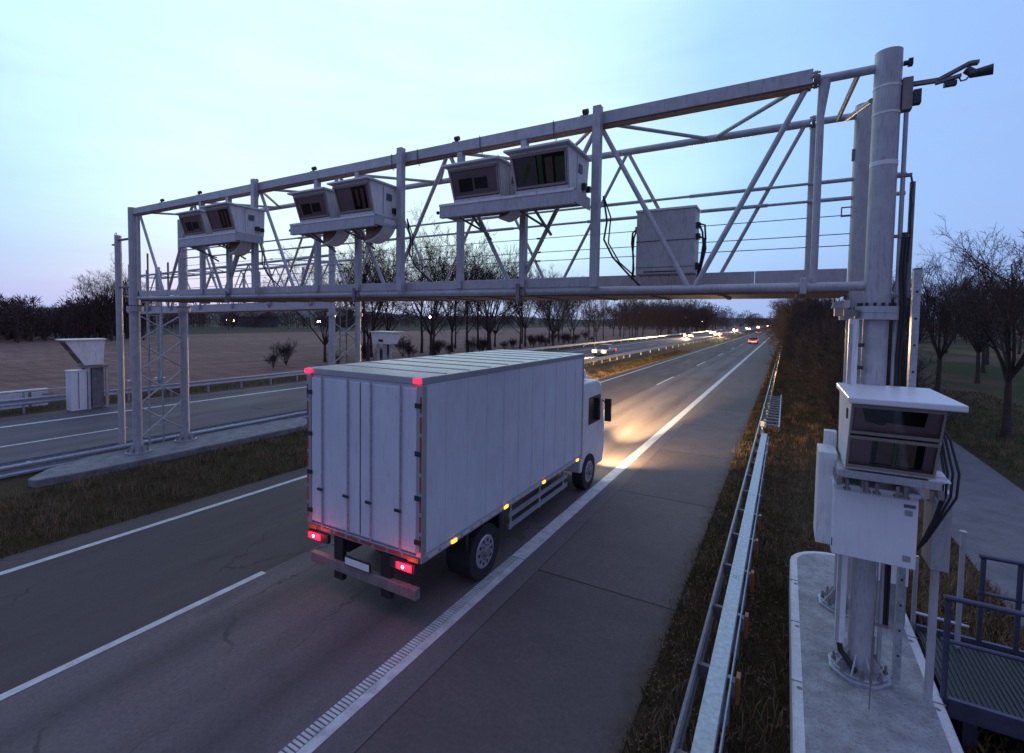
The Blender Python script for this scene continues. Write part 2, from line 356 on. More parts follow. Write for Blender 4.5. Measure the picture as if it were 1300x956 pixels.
def line_mat():
    m, t, b = node_mat('road_paint'); geo = t.nodes.new('ShaderNodeNewGeometry'); pos = geo.outputs['Position']
    c = mix(t, mrange(t, noise(t, pos, 5, 9, .7), .38, .72, 0, .75), (.62, .62, .62), (.26, .24, .24))
    c = mix(t, mrange(t, noise(t, pos, 45, 6, .8), .58, .72, 0, .7), c, (.12, .10, .10))
    t.links.new(c, b.inputs['Base Color']); b.inputs['Roughness'].default_value = .6; addbump(t, b, noise(t, pos, 90), .4, .004)
    return m
M['paint'] = line_mat()
def sheet(name, m, x0, x1, y0, y1, z, n=1):
    q = MB(); q.add([(x0,y0,z),(x1,y0,z),(x1,y1,z),(x0,y1,z)], [(0,1,2,3)]); return q.build(name, m, kind='structure')
YF = 1500
sheet('motorway_road', M['asphalt'], -12.55, -3.80, -40, YF, .010)
sheet('hard_shoulder_road', M['slab'], -3.785, -1.36, -40, YF, .012)
sheet('opposite_motorway_road', M['asphalt_far'], -29.3, -18.3, -60, YF, .010)
seam = MB(); seam.add([(-3.80,-40,.006),(-3.785,-40,.006),(-3.785,YF,.006),(-3.80,YF,.006)], [(0,1,2,3)]); seam.build('road_joint', M['black'], kind='structure')
mk = MB()
def strip(x0, x1, y0, y1, z=.016): mk.add([(x0,y0,z),(x1,y0,z),(x1,y1,z),(x0,y1,z)], [(0,1,2,3)])
# right edge line: right half solid, left half of raised ribs where the line is profiled
strip(-4.32, -4.18, -40, 8.0)
y = -2.0
while y < 8.0:
    mk.box(-4.475, -4.325, y, y + .034, .010, .021); y += .055
strip(-4.475, -4.18, 8.02, YF)
strip(-11.88, -11.73, -40, YF)
for k in range(-3, 60): strip(-8.03, -7.90, 17.3 + k*18.1, 17.3 + k*18.1 + 6.0)
strip(-19.25, -19.08, -60, YF); strip(-27.0, -26.75, -60, YF)
for k in range(-3, 60): strip(-23.05, -22.90, 3.0 + k*18.0, 9.2 + k*18.0)
mk.build('road_marking', M['paint'], kind='structure')
# right service path
sheet('service_path', mat('path_asphalt', (.125, .115, .135), .8, 0, .25, 1.6, bump=.4, bscale=80, stain=(.05,.04,.04), stain_amt=.5), 3.3, 5.95, -40, 260, .012)

# ---------------------------------------------------------------- main toll gantry
YA, YB = 6.7, 8.15
XL, XR = -16.05, .87
ZT, ZB = 7.44, 5.03
gan = thing('toll_gantry', 'long grey steel lattice gantry spanning the near carriageway, nearest of the two gantries', 'gantry')
P = lambda name, mb, m='steel', parent=None, **k: mb.build(name, M[m], gan if parent is None else parent, **k)
def flange_ring(mb, x, y, z, r, h):
    mb.cyl((x,y,z), (x,y,z+h), r, n=20)
for (x, y, zt) in ((XR, YA, 7.56), (XR-.03, YB, 7.56), (XL-.05, YA, 7.56), (XL-.42, YB, 7.52)):
    c = MB(); c.cyl((x,y,.62), (x,y,4.66), .118, n=28); c.cyl((x,y,4.80), (x,y,zt), .125, n=28)
    col = P('pillar', c)
    f = MB(); f.cyl((x,y,4.655), (x,y,4.725), .20, n=28); f.cyl((x,y,4.729), (x,y,4.80), .20, n=28); P('flange', f, parent=col)
    bl = MB()
    for k in range(14):
        a = 2*math.pi*k/14; bl.cyl((x+.165*math.cos(a), y+.165*math.sin(a), 4.80), (x+.165*math.cos(a), y+.165*math.sin(a), 4.838), .017, n=6)
    P('bolt_ring', bl, 'black', parent=col)
    bp = MB(); oct_ = [(x + .30*math.cos(a)*1.05, y + .30*math.sin(a)*1.05) for a in [math.pi*(k+.5)/4 for k in range(8)]]
    bp.prism(oct_, 'z', .60, .640); bp.prism([(x+(px-x)*.86, y+(py-y)*.86) for px, py in oct_], 'z', .642, .668)
    plate = P('base_plate', bp, 'galv', parent=col, bevel=.006)
    gs = MB()
    for k in range(8):
        a = math.pi*(k+.5)/4; u = Vector((math.cos(a), math.sin(a), 0)); p = Vector((x,y,0))
        w = Vector((-u.y, u.x, 0))*.007; p0 = p+u*.115; p1 = p+u*.26
        gs.add([(*(p0-w).xy,.66),(*(p1-w).xy,.66),(*(p0-w).xy,.86),(*(p0+w).xy,.66),(*(p1+w).xy,.66),(*(p0+w).xy,.86)], [(0,1,2),(3,5,4),(0,3,4,1),(1,4,5,2),(2,5,3,0)])
    P('gusset', gs, 'steel', parent=col)
    bb = MB()
    for k in range(8):
        a = math.pi*k/4; q = (x+.245*math.cos(a), y+.245*math.sin(a)); bb = MB().cyl((*q,.66), (*q,.76), .013, n=8).cyl((*q,.668), (*q,.70), .027, n=6); P('anchor_bolt', bb, 'steel_dark', parent=col)
# chords
c = MB(); c.box(XL+.15, .17, YA-.075, YA+.075, ZT-.085, ZT+.085); P('top_chord', c, bevel=.006)
c = MB(); c.box(XL+.15, .155, YA-.052, YA+.052, ZT-.120, ZT-.088); P('cable_tray', c, 'grate_redlit')
c = MB(); c.cyl((.21, YA, ZT-.03), (XR-.11, YA, ZT-.03), .047, n=16); P('end_tube', c)
c = MB(); c.cyl((XL-.30, YB, ZT), (.20, YB, ZT), .055, n=16); c.cyl((.28, YB, ZT), (XR-.13, YB, ZT), .047, n=16); P('rear_top_chord', c)
for (x, y, z) in ((.20, YA, ZT-.02), (.24, YB, ZT)):
    k = MB(); k.cyl((x-.02,y,z), (x-.004,y,z), .095, n=16); k.cyl((x,y,z), (x+.018,y,z), .095, n=16)
    for i in range(6):
        a = math.pi*i/3; k.cyl((x-.05, y+.075*math.cos(a), z+.075*math.sin(a)), (x+.045, y+.075*math.cos(a), z+.075*math.sin(a)), .011, n=6)
    P('chord_flange', k, 'steel_dark')
c = MB(); c.cyl((XL+.10, YA, ZB), (.13, YA, ZB), .052, n=16); c.cyl((.19, YA, ZB), (XR-.11, YA, ZB), .052, n=16); P('bottom_chord', c)
c = MB(); c.cyl((XL-.35, YB, ZB), (XR-.14, YB, ZB), .052, n=16); P('rear_bottom_chord', c)
c = MB(); c.box(.125, .195, YA-.085, YA+.03, ZB-.085, ZB+.105); P('chord_clamp', c, bevel=.01)
# stubs into pillars
c = MB(); c.box(XL-.02, XL+.15, YA-.06, YA+.06, ZT-.075, ZT+.075); P('chord_stub', c)
# walkway floor and kick plate
c = MB()
c.box(XL+.15, XR-.25, YA+.10, YB-.08, ZB-.075, ZB-.045)
x = XL+.3
while x < XR-.3: c.box(x, x+.05, YA+.10, YB-.08, ZB-.090, ZB-.077); x += .88
P('walkway_floor', c, 'grate_redlit')
c = MB(); xs = XL-.1
while xs < XR-.2:
    xe = min(xs+2.62, XR-.16); c.box(xs, xe-.006, YB-.076, YB-.064, ZB-.04, ZB+.335); xs = xe
P('kick_plate', c, bevel=.002)
c = MB(); c.box(XL+.15, -2.38, YA-.030, YA+.030, ZB+.06, ZB+.195); P('lower_rail', c, bevel=.004)
c = MB(); c.box(-2.3, XR-.3, YB-.098, YB-.078, ZB-.04, ZB-.02); P('plate_lip', c)
# uprights
def up(x, w, z0, z1, y=YA-.03, d=.10): q = MB(); q.box(x-w/2, x+w/2, y-d/2, y+d/2, z0, z1); return P('upright', q, bevel=.004)
for x in (-2.39, -6.02, -10.28): up(x, .115, ZB+.04, ZT+.14, YA-.135, .11)
for x in (-3.60, -4.80, -7.20, -8.36, -11.45, -12.58): up(x, .10, ZB+.07, ZT-.09, YA-.02, .10)
c = MB(); c.add([],[]); c.cyl((.26,YA,ZB+.03),(.26,YA,7.0), .040, n=12); c.cyl((.26,YA,7.0),(.29,YA,ZT-.05), .040, .062, n=12); P('upright', c)
c = MB(); c.cyl((.235,YB,ZB+.03),(.235,YB,ZT-.03), .036, n=12); P('rear_upright', c)
c = MB(); c.box(-15.86,-15.79,YA-.03,YA+.03,ZB,ZT-.09); P('upright', c)
# lattice diagonals
tops = [.14, -2.42, -5.08, -7.76, -10.30, -13.0, -15.75]; bots = [-1.10, -3.75, -6.42, -9.03, -11.7, -14.4]
for i, bx in enumerate(bots):
    q = MB(); q.cyl((tops[i]-.03, YA, ZT-.09), (bx+.05, YA, ZB+.04), .034, n=10); P('diagonal', q)
    q = MB(); q.cyl((tops[i+1]+.03, YA, ZT-.09), (bx-.05, YA, ZB+.04), .034, n=10); P('diagonal', q)
    q = MB(); q.cyl((tops[i]-.02, YB, ZT-.04), (bx+.05, YB, ZB+.04), .028, n=8); P('rear_diagonal', q)
    q = MB(); q.cyl((tops[i+1]+.02, YB, ZT-.04), (bx-.05, YB, ZB+.04), .028, n=8); P('rear_diagonal', q)
    q = MB(); q.cyl((tops[i]-.05, YA+.04, ZT-.03), (bx+.03, YB, ZT), .029, n=8); P('top_bracing', q)
    q = MB(); q.cyl((tops[i+1]+.05, YA+.04, ZT-.03), (bx-.03, YB, ZT), .029, n=8); P('top_bracing', q)
q = MB(); q.cyl((.60, YA, ZT-.06), (.52, YB, ZT-.02), .030, n=8); P('top_bracing', q)
q = MB(); q.cyl((.74, YA+.05, ZT-.35), (.62, YB, ZT-.03), .030, n=8); P('top_bracing', q)
# hand rails and safety ropes
for z in (6.58, 6.33):
    q = MB(); q.cyl((XL-.3, YB-.03, z), (XR-.1, YB-.03, z), .020, n=8)
    for x in (-13.5, -10.9, -8.3, -5.7, -3.1, -1.4, .2): q.cyl((x, YB-.03, z), (x+1.1, YB-.03, z), .028, n=8)
    P('hand_rail', q)
for z in (6.10, 5.845, 5.685):
    q = MB(); q.cyl((XL-.3, YB-.02, z), (XR-.1, YB-.02, z), .0065, n=5)
    for x in bots: q.box(x-.35, x-.27, YB-.035, YB-.005, z-.012, z+.016)
    P('safety_rope', q, 'black')
q = MB()
for (x, y) in ((XR-.10, YB-.02),):
    q.box(x-.16, x, y-.01, y+.01, 6.20, 6.215); q.box(x-.16, x, y-.01, y+.01, 6.08, 6.095); q.box(x-.165, x-.15, y-.01, y+.01, 6.08, 6.215)
q.box(XR-.17, XR-.14, YB-.06, YB, 6.83, 6.98)
P('rope_bracket', q, 'steel_dark')
# little warning lamps / lifting eyes on the top chord
q = MB()
for x in (-2.62, -4.9, -6.15, -8.48, -10.42, -12.7, -14.5):
    q.cyl((x, YA-.02, ZT+.085), (x, YA-.02, ZT+.15), .020, n=8); q.box(x-.07, x+.05, YA-.05, YA+.03, ZT+.086, ZT+.105)
    q.cyl((x-.045, YA, ZT+.165), (x+.035, YA, ZT+.165), .038, n=10)
q.each('lifting_eye', M['black'], gan)
q = MB()
for x in (-3.1, -5.7, -4.4, -6.3):
    q.tube([(x, YA-.08, ZT+.1), (x+.012, YA-.09, ZT-.02), (x+.02, YA-.085, ZT-.16), (x+.05, YA-.08, ZT-.20), (x+.08, YA-.08, ZT-.15)], .006, 5)
q.each('dangling_wire', M['black'], gan)
# cross bracing between the pillars of each leg
for (x, x2) in ((XL-.05, XL-.42),):
    for (z0, z1) in ((.95, 1.95), (1.95, 2.9), (2.9, 3.8), (3.8, 4.6)):
        q = MB(); q.cyl((x, YA, z0), (x2, YB, z1), .024, n=8); q.cyl((x-.02, YA, z1), (x2-.02, YB, z0), .020, n=8); P('leg_bracing', q)
# ladder inside the left leg
q = MB(); lx = XL-.62; 
for yy in (7.25, 7.62): q.box(lx-.02, lx+.02, yy-.02, yy+.02, .62, 5.9)
z = .9
while z < 5.9: q.cyl((lx, 7.25, z), (lx, 7.62, z), .012, n=6); z += .28
P('ladder', q, 'galv')
q = MB()   # cables hanging between sensors and floor
for x in (-2.30, -5.92, -10.2):
    q.tube([(x, YA-.08, 6.35), (x+.05, YA-.05, 6.0), (x+.0, YA-.02, 5.75), (x+.12, YA+.03, 5.5), (x+.28, YA+.15, 5.3), (x+.45, YA+.3, 5.1)], .014, 6)
    q.tube([(x+.02, YA-.08, 6.30), (x+.1, YA-.04, 6.05), (x+.06, YA, 5.7), (x+.22, YA+.03, 5.42), (x+.42, YA+.15, 5.22)], .011, 6)
q.each('cable', M['black'], gan)
q = MB()   # clamp on the bottom chord under the sensors
for x in (-3.66, -7.26, -11.5):
    q.box(x-.03, x+.03, YA-.085, YA+.02, ZB-.13, ZB+.12); q.box(x+.05, x+.12, YA-.07, YA+.03, ZB-.06, ZB+.03)
q.each('beam_clamp', M['steel_dark'], gan)

# ---------------------------------------------------------------- sensor housings on the gantry
def prism_quad(front, back):  # front/back: 4 corners (bl, br, tr, tl)
    return MB().hexa([front[0], front[1], back[1], back[0], front[3], front[2], back[2], back[3]])
def make_housing(w, h, d, label, loc, kind, group):
    """front face leans: top pushed forward (-Y). origin: bottom centre of the front."""
    t = thing('camera_housing', label, 'camera housing', loc, 0, group)
    lean = h*.30; hw = w/2; wt = hw
    wb = hw*.93
    # casing of side/back/bottom/top panels, open at the front
    k = .012
    fb, ft = (0, 0), (-lean, h)       # (y, z)
    c = MB()
    for s in (-1, 1):
        a, b_ = s*wb, s*wt
        c.hexa([(a-k*s, 0, 0), (a, 0, 0), (a, d, 0), (a-k*s, d, 0), (b_-k*s, -lean, h), (b_, -lean, h), (b_, d, h), (b_-k*s, d, h)] if s > 0 else
               [(a, 0, 0), (a-k*s, 0, 0), (a-k*s, d, 0), (a, d, 0), (b_, -lean, h), (b_-k*s, -lean, h), (b_-k*s, d, h), (b_, d, h)])
    c.box(-wb, wb, 0, d, -k, 0); c.hexa([(-wb, d, 0), (wb, d, 0), (wb, d+k, 0), (-wb, d+k, 0), (-wt, d, h), (wt, d, h), (wt, d+k, h), (-wt, d+k, h)])
    def F(u, v, off=0):   # point on the slanted front plane: u -1..1, v 0..1, off forward
        return (u*(wb+(wt-wb)*v), -lean*v - off, h*v)
    bot = .12
    def fpanel(u0, u1, v0, v1, o0, o1):
        return [F(u0,v0,o1), F(u1,v0,o1), F(u1,v0,o0), F(u0,v0,o0), F(u0,v1,o1), F(u1,v1,o1), F(u1,v1,o0), F(u0,v1,o0)]
    c.hexa(fpanel(-1, 1, 0, bot, -.02, 0)); c.hexa(fpanel(-1, 1, .94, 1, -.02, 0)); c.hexa(fpanel(-1, -.955, bot, .94, -.02, 0)); c.hexa(fpanel(.955, 1, bot, .94, -.02, 0))
    body = c.build('casing', M['white_old'], t)
    r = MB(); oh = .05
    r.hexa([(-wt-oh, -lean-oh*1.6, h+.004), (wt+oh, -lean-oh*1.6, h+.004), (wt+oh, d+oh, h+.004), (-wt-oh, d+oh, h+.004), (-wt-oh, -lean-oh*1.6, h+.036), (wt+oh, -lean-oh*1.6, h+.036), (wt+oh, d+oh, h+.030), (-wt-oh, d+oh, h+.030)])
    r.build('roof', M['white'], t, bevel=.006)
    f = MB(); u0, u1, v0, v1 = -.94, .94, bot+.02, .925; q = .045
    for (a, b_, c_, e) in ((u0, u1, v0, v0+q*1.2), (u0, u1, v1-q*1.2, v1), (u0, u0+q, v0+q*1.2, v1-q*1.2), (u1-q, u1, v0+q*1.2, v1-q*1.2)): f.hexa(fpanel(a, b_, c_, e, -.01, .014))
    w_ = f.build('window', M['frame'], t)
    i0, i1, j0, j1 = u0+q, u1-q, v0+q*1.2, v1-q*1.2
    pane = MB().add([F(i0,j0,-.002), F(i1,j0,-.002), F(i1,j1,-.002), F(i0,j1,-.002)], [(0,1,2,3)]); pane.build('pane', M['glass'], w_)
    def inner(u0, u1, v0, v1, off, mt, name='lens', th=.004): q_ = MB().hexa(fpanel(u0, u1, v0, v1, off-th, off)); return q_.build(name, M[mt], w_)
    if kind == 'twin':
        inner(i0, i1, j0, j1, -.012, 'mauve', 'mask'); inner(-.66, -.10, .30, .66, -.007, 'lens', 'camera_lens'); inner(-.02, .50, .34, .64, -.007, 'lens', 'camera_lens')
    elif kind == 'half':
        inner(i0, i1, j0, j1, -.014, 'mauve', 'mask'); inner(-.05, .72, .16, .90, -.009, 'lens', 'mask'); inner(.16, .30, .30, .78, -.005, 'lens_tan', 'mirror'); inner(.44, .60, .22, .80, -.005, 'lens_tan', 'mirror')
    else:
        inner(i0, i1, j0, j1, -.022, 'lens', 'mask'); inner(i0, -.12, j0, j1, -.017, 'glassy', 'screen'); MB().add([F(-.72,.30,-.010), F(-.62,.26,-.010), F(-.30,.66,-.010), F(-.40,.72,-.010)], [(0,1,2,3)]).build('mirror', M['lens_green'], w_); inner(-.06, .10, .18, .88, -.012, 'lens_green', 'mirror'); inner(.20, .46, .22, .80, -.012, 'tan_dim', 'mirror'); inner(.54, .86, .2, .78, -.012, 'olive', 'mirror')
    sm_ = MB().hexa([(wt*.99, d*.30, h*.06), (wt*.99+.006, d*.30, h*.06), (wt*.99+.006, d*.305, h*.06), (wt*.99, d*.305, h*.06), (wt+.002, d*.28, h*.95), (wt+.006, d*.28, h*.95), (wt+.006, d*.285, h*.95), (wt+.002, d*.285, h*.95)]); sm_.build('seam', M['darkplastic'], t)
    for (u_, v_) in ((-.90, .17), (.90, .17), (-.90, .88), (.90, .88)):
        p_ = F(u_, v_, .015); MB().cyl(p_, (p_[0], p_[1]-.008, p_[2]), .010, n=8).build('screw', M['steel_dark'], w_)
    lb = MB().box(wt*.985, wt*.985+.010, d*.42, d*.62, h*.55, h*.76); lb.build('nameplate', M['label'], t)
    pg = MB().box(wt*.955, wt+.035, d*.66, d*.80, h*.18, h*.34).box(wt, wt+.06, d*.84, d*.94, h*.15, h*.30); pg.each('plug', M['black'], t)
    pg = MB().box(-wt-.018, -wt*.95, d*.1, d*.2, h*.12, h*.24); pg.build('latch', M['black'], t)
    return t
HG = 'sensor housings on the near gantry'
def pair(xc0, xc1, xs, names, kinds, hood, zb=6.14, y0=6.02):
    """beam carrying two housings; xc0..xc1 extent of the beam"""
    bm = thing('sensor_shelf', names[2], 'shelf', ((xc0+xc1)/2, y0, zb), 0, 'shelves carrying sensor housings')
    L_ = (xc1-xc0)/2
    q = MB(); q.box(-L_, L_, -.012, 0, 0, .20); q.box(-L_, L_, .001, .09, .186, .20); q.box(-L_, L_, .001, .06, 0, .012); q.build('channel', M['steel'], bm, bevel=.002)
    q = MB(); q.box(L_-.012, L_, .001, .62, .03, .20); q.box(-L_, -L_+.012, .001, .62, .03, .20); q.box(-L_+.05, L_-.05, .55, .60, .10, .185); q.each('side_arm', M['steel'], bm)
    q = MB(); q.box(-L_-.004, L_+.004, -.022, -.0125, .17, .206); q.build('lip', M['white_old'], bm)
    q = MB(); q.box(-L_+.02, L_-.02, .10, .54, .176, .184); q.build('deck', M['steel_dark'], bm)
    q = MB(); q.cyl((-L_-.07, .05, .10), (-L_+.0, .05, .10), .016, n=8); q.cyl((-L_-.09, .05, .10), (-L_-.07, .05, .10), .028, n=8); q.each('lug', M['black'], bm)
    q = MB()
    for sx in (-L_*.5, L_*.45):
        q.bar((sx, .05, .0), (sx+.02, .58, -.28), .03, .03); q.bar((sx-.25, .1, 0), (sx, .55, -.2), .025, .025)
    q.each('strut', M['steel_dark'], bm)
    for (x0, x1, h, lab, kd) in ((xs[0], xs[1], .50, names[0], kinds[0]), (xs[2], xs[3], .545, names[1], kinds[1])):
        make_housing(x1-x0, h, .62, lab, ((x0+x1)/2, y0+.06, zb+.205), kd, HG)
    if hood:
        for i, (hx, rr) in enumerate(hood):
            hd = thing('antenna_hood', names[3+i], 'antenna', (hx, y0+.22, zb+.17), 0, 'curved antenna hoods under the shelves')
            q = MB(); n = 10; pts = [(0, 0)] + [(-rr*math.cos(a)*-1, -rr*math.sin(a)) for a in [math.pi/2*k/n for k in range(n+1)]]
            q.prism([(p[0], p[1]) for p in pts], 'x', -.30, -.285) if False else None
            # quarter drum: curved skin plus two cheeks, opening to the rear
            arc = [(rr*math.sin(a)*1.0, -rr*(1-math.cos(a))*1.0 - rr*.0) for a in [math.pi/2*k/n for k in range(n+1)]]
            skin = []
            for (u, v) in arc: skin += [(-.26 + u*.9, .0, v-.02), (-.26 + u*.9, .26, v-.02)]
            s2 = MB(); s2.add(skin + [(x_, y_, z_+.02) for x_, y_, z_ in skin], [(2*k, 2*k+2, 2*k+3, 2*k+1) for k in range(n)] + [(2*k+2*(n+1), 2*k+1+2*(n+1), 2*k+3+2*(n+1), 2*k+2+2*(n+1)) for k in range(n)], True)
            poly = [(-.26+u*.9, v-.02) for u, v in arc] + [(-.26 + arc[-1][0]*.9 + .12, -.28*rr/.4 if False else arc[-1][1]+.02), (-.26 + arc[-1][0]*.9+.16, 0.0)]
            ch = MB(); P2 = [(-.26, 0.0)] + [(-.26 + rr*1.25*math.cos(a), -rr*1.0*math.sin(a)) for a in [math.pi/2*(1 - k/n) for k in range(n+1)]]
            ch.prism(P2, 'y', .0, .018); ch.prism(P2, 'y', .26, .278); ch.each('cheek', M['rust'], hd)
            rim = [(-.26 + rr*1.25*math.cos(a), -rr*math.sin(a)) for a in [math.pi/2*(1 - k/n) for k in range(n+1)]]
            rv = []
            for (u, v) in rim: rv += [(u, -.012, v), (u, .29, v), (u*1.0+.0, .29, v-.022), (u, -.012, v-.022)]
            rm = MB(); rm.add(rv, [(4*k+a_, 4*k+4+a_, 4*k+4+(a_+1) % 4, 4*k+(a_+1) % 4) for k in range(n) for a_ in range(4)], False); rm.build('shell', M['white_old'], hd)
pair(-4.72, -2.50, (-4.52, -3.62, -3.44, -2.56),
     ['smaller sensor housing with two dark square lenses, in the pair nearest the big pillar', 'large sensor housing with a full dark glass window, nearest to the big pillar', 'long steel shelf under the sensor housing pair nearest the big pillar', 'shallow brown dish under the shelf nearest the big pillar'],
     ('twin', 'full'), [(-3.52, .20)])
pair(-8.30, -6.10, (-8.12, -7.22, -7.02, -6.14),
     ['smaller sensor housing with two dark square lenses, in the middle pair on the gantry', 'sensor housing with a half mauve, half black window, in the middle pair on the gantry', 'long steel shelf under the middle pair of sensor housings', 'brown curved hood under the smaller housing of the middle pair', 'pale quarter-round hood under the right end of the middle shelf'],
     ('twin', 'half'), [(-7.40, .34), (-6.28, .36)])
pair(-12.32, -10.08, (-12.15, -11.25, -11.05, -10.14),
     ['smaller sensor housing of the pair farthest from the big pillar', 'larger sensor housing of the pair farthest from the big pillar', 'long steel shelf under the sensor housing pair farthest from the big pillar', 'pale quarter-round hood under the shelf farthest from the big pillar'],
     ('twin', 'half'), [(-10.45, .36)])

# control cabinet hung on the gantry
cb = thing('control_cabinet', 'tall pale grey steel cabinet behind the gantry diagonals, black cables at both sides', 'cabinet', (-1.60, 7.35, 5.30))
MB().box(-.42, .42, 0, .38, 0, .93).build('body', M['steel'], cb, bevel=.008)
MB().box(-.435, .435, -.014, .395, .932, .965).build('lid', M['white_old'], cb, bevel=.004)
q = MB(); q.box(-.425, .425, -.006, -.001, .485, .495); q.box(-.425, .425, -.006, -.001, .10, .106); q.box(-.30, .20, -.008, -.001, .03, .045)
for k in range(6): q.cyl((-.34+k*.14, -.008, -.03), (-.34+k*.14, 0, -.03), .010, n=8)
q.build('panel_seam', M['black'], cb)
q = MB(); q.box(.42, .47, .10, .20, .66, .74); q.box(.42, .47, .10, .20, .50, .58); q.box(.42, .46, .10, .18, .06, .16); q.box(-.47, -.42, .10, .2, .66, .74); q.each('plug', M['black'], cb)
for s_, pts in ((1, [(.46,.15,.72),(.53,.15,.70),(.545,.15,.5),(.52,.15,.28),(.47,.16,.08),(.44,.2,-.05)]), (1, [(.46,.15,.70),(.50,.15,.60),(.515,.15,.42),(.49,.15,.2),(.45,.16,.02)]), (1, [(.46,.15,.54),(.535,.15,.5),(.55,.15,.36),(.50,.15,.12),(.46,.2,-.02)]),
                (-1, [(-.46,.15,.71),(-.52,.15,.66),(-.53,.15,.5),(-.50,.15,.3),(-.50,.15,.1),(-.53,.2,-.05)]), (-1, [(-.46,.15,.69),(-.50,.15,.58),(-.51,.15,.36),(-.49,.15,.1),(-.52,.2,-.05)])):
    MB().tube(pts, .015, 6).build('cable', M['black'], cb)

# ---------------------------------------------------------------- equipment on the right pillar
arm = thing('surveillance_camera', 'dark surveillance camera on a cranked bracket arm at the top of the big pillar', 'security camera', (XR, YA, 7.05))
q = MB(); q.box(.125, .215, -.06, .05, -.15, .19); q.build('wall_bracket', M['steel_dark'], arm, bevel=.004)
q = MB(); q.box(.222, .29, -.05, .03, -.10, .05); q.build('junction_box', M['darkplastic'], arm, bevel=.004)
q = MB(); q.bar((.20, -.01, .12), (.42, -.02, .11), .05, .04); q.bar((.42, -.02, .11), (.66, -.03, .22), .07, .03); q.bar((.40,-.02,.085),(.60,-.03,.115), .05,.03); q.bar((.66, -.03, .22), (.73, -.03, .215), .07, .03); q.build('arm', M['steel_dark'], arm)
q = MB(); q.box(.47, .57, -.05, .01, .03, .075); q.build('mount', M['darkplastic'], arm)
q = MB(); q.cyl((.64, -.03, .16), (.70, -.05, .10), .04, n=12); q.cyl((.66,-.05,.10),(.83,-.09,.10), .035, .052, n=14); q.build('camera_body', M['darkplastic'], arm)
q = MB(); q.tube([(.60,-.03,.13),(.585,-.04,.09),(.60,-.04,.055),(.64,-.04,.06),(.66,-.04,.09)], .008, 6); q.build('cable', M['black'], arm)
q = MB()
for z in (.115, -.17, -.72):
    q.cyl((0,0,z),(0,0,z+.022 if z > -.5 else z+.05), .1285, n=28)
q.each('strap', M['white_old'], arm)
q = MB(); q.cyl((.13,-.0,.36),(.20,-.0,.36), .026, n=10); q.box(.17,.21,-.03,.03,.325,.395); q.build('sensor', M['black'], arm)

pipes = thing('cable_mast', 'grey pipes and cable conduits running up the right side of the big pillar', 'conduit', (XR, YA, 0))
q = MB(); q.cyl((.175, .0, .70), (.175, 0, 6.88), .022, n=10); q.build('pipe', M['steel'], pipes)
q = MB(); q.cyl((.27, .05, 4.9), (.27, .05, 6.15), .026, n=10); q.cyl((.235,.05,4.95),(.235,.05,5.6), .018, n=8); q.build('pipe', M['steel_dark'], pipes)
for (x, r_) in ((.21, .016), (.235, .013), (.20, .012)):
    q = MB(); q.tube([(x, -.02, 5.6), (x-.015, -.03, 5.2), (x+.01, -.04, 4.8), (x-.01, -.03, 4.2), (x+.005, -.03, 3.4), (x, -.02, 2.6), (x, 0, 1.2)], r_, 6); q.build('cable', M['black'], pipes)
q = MB()
for z in (6.2, 5.55, 4.9, 2.0, 1.2): q.box(.11, .25, -.03, .03, z, z+.03)
q.each('clip', M['steel_dark'], pipes)
q = MB(); q.tube([(.25,.02,6.2),(.262,.0,6.1),(.245,0,6.0),(.262,0,5.9),(.25,0,5.8),(.26,0,5.6),(.25,.0,5.3)], .010, 6); q.build('coil', M['black'], pipes)

rail = thing('slotted_rail', 'perforated vertical steel rail beside the big pillar, right of the black cables', 'rail', (1.22, 6.72, 0))
q = MB(); q.box(-.032, .032, 0, .006, .62, 5.20); q.box(-.032, -.026, .007, .10, .62, 5.20); q.build('channel', M['galv'], rail)
q = MB()
for k in range(15): q.cyl((0, -.003, .9+k*.29), (0, .0, .9+k*.29), .013, n=10)
q.build('hole', M['black'], rail)
q = MB(); q.box(-.034, .034, -.002, .10, 5.201, 5.215); q.build('cap', M['black'], rail)

duct = thing('cable_duct', 'narrow pale cable duct standing left of the big pillar', 'duct', (.66, 6.56, 0))
q = MB(); q.box(-.045, .045, 0, .09, .95, 4.66); q.build('channel', M['white_old'], duct, bevel=.003)
q = MB(); q.box(-.046, -.010, -.003, 0, .96, 4.6); q.build('edge_strip', M['steel'], duct)
q = MB(); q.tube([(0,.04,.95),(0.02,.03,.85),(.10,.0,.76),(.16,-.02,.68)], .03, 8); q.build('cable', M['black'], duct)
q = MB(); q.box(-.10, .03, -.02, .08, 4.69, 4.76); q.build('bracket', M['steel_dark'], duct)
for z in (4.35, 4.1, 3.3): MB().box(.047, .10, -.01, .04, z, z+.04).each('clip', M['darkplastic'], duct)
ant = thing('box_antenna', 'small pale box-shaped lamp bracket under the gantry end, left of the big pillar', 'antenna', (.58, 7.2, 4.80))
MB().hexa([(-.09,0,.0),(.09,0,.0),(.09,.2,.0),(-.09,.2,.0),(-.07,0.02,.07),(.09,.02,.10),(.09,.2,.10),(-.07,.2,.07)]).build('hood', M['white_old'], ant)
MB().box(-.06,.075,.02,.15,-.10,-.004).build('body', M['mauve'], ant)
MB().cyl((.06,.1,.1),(.06,.1,.16), .03, n=10).build('mount', M['steel_dark'], ant)

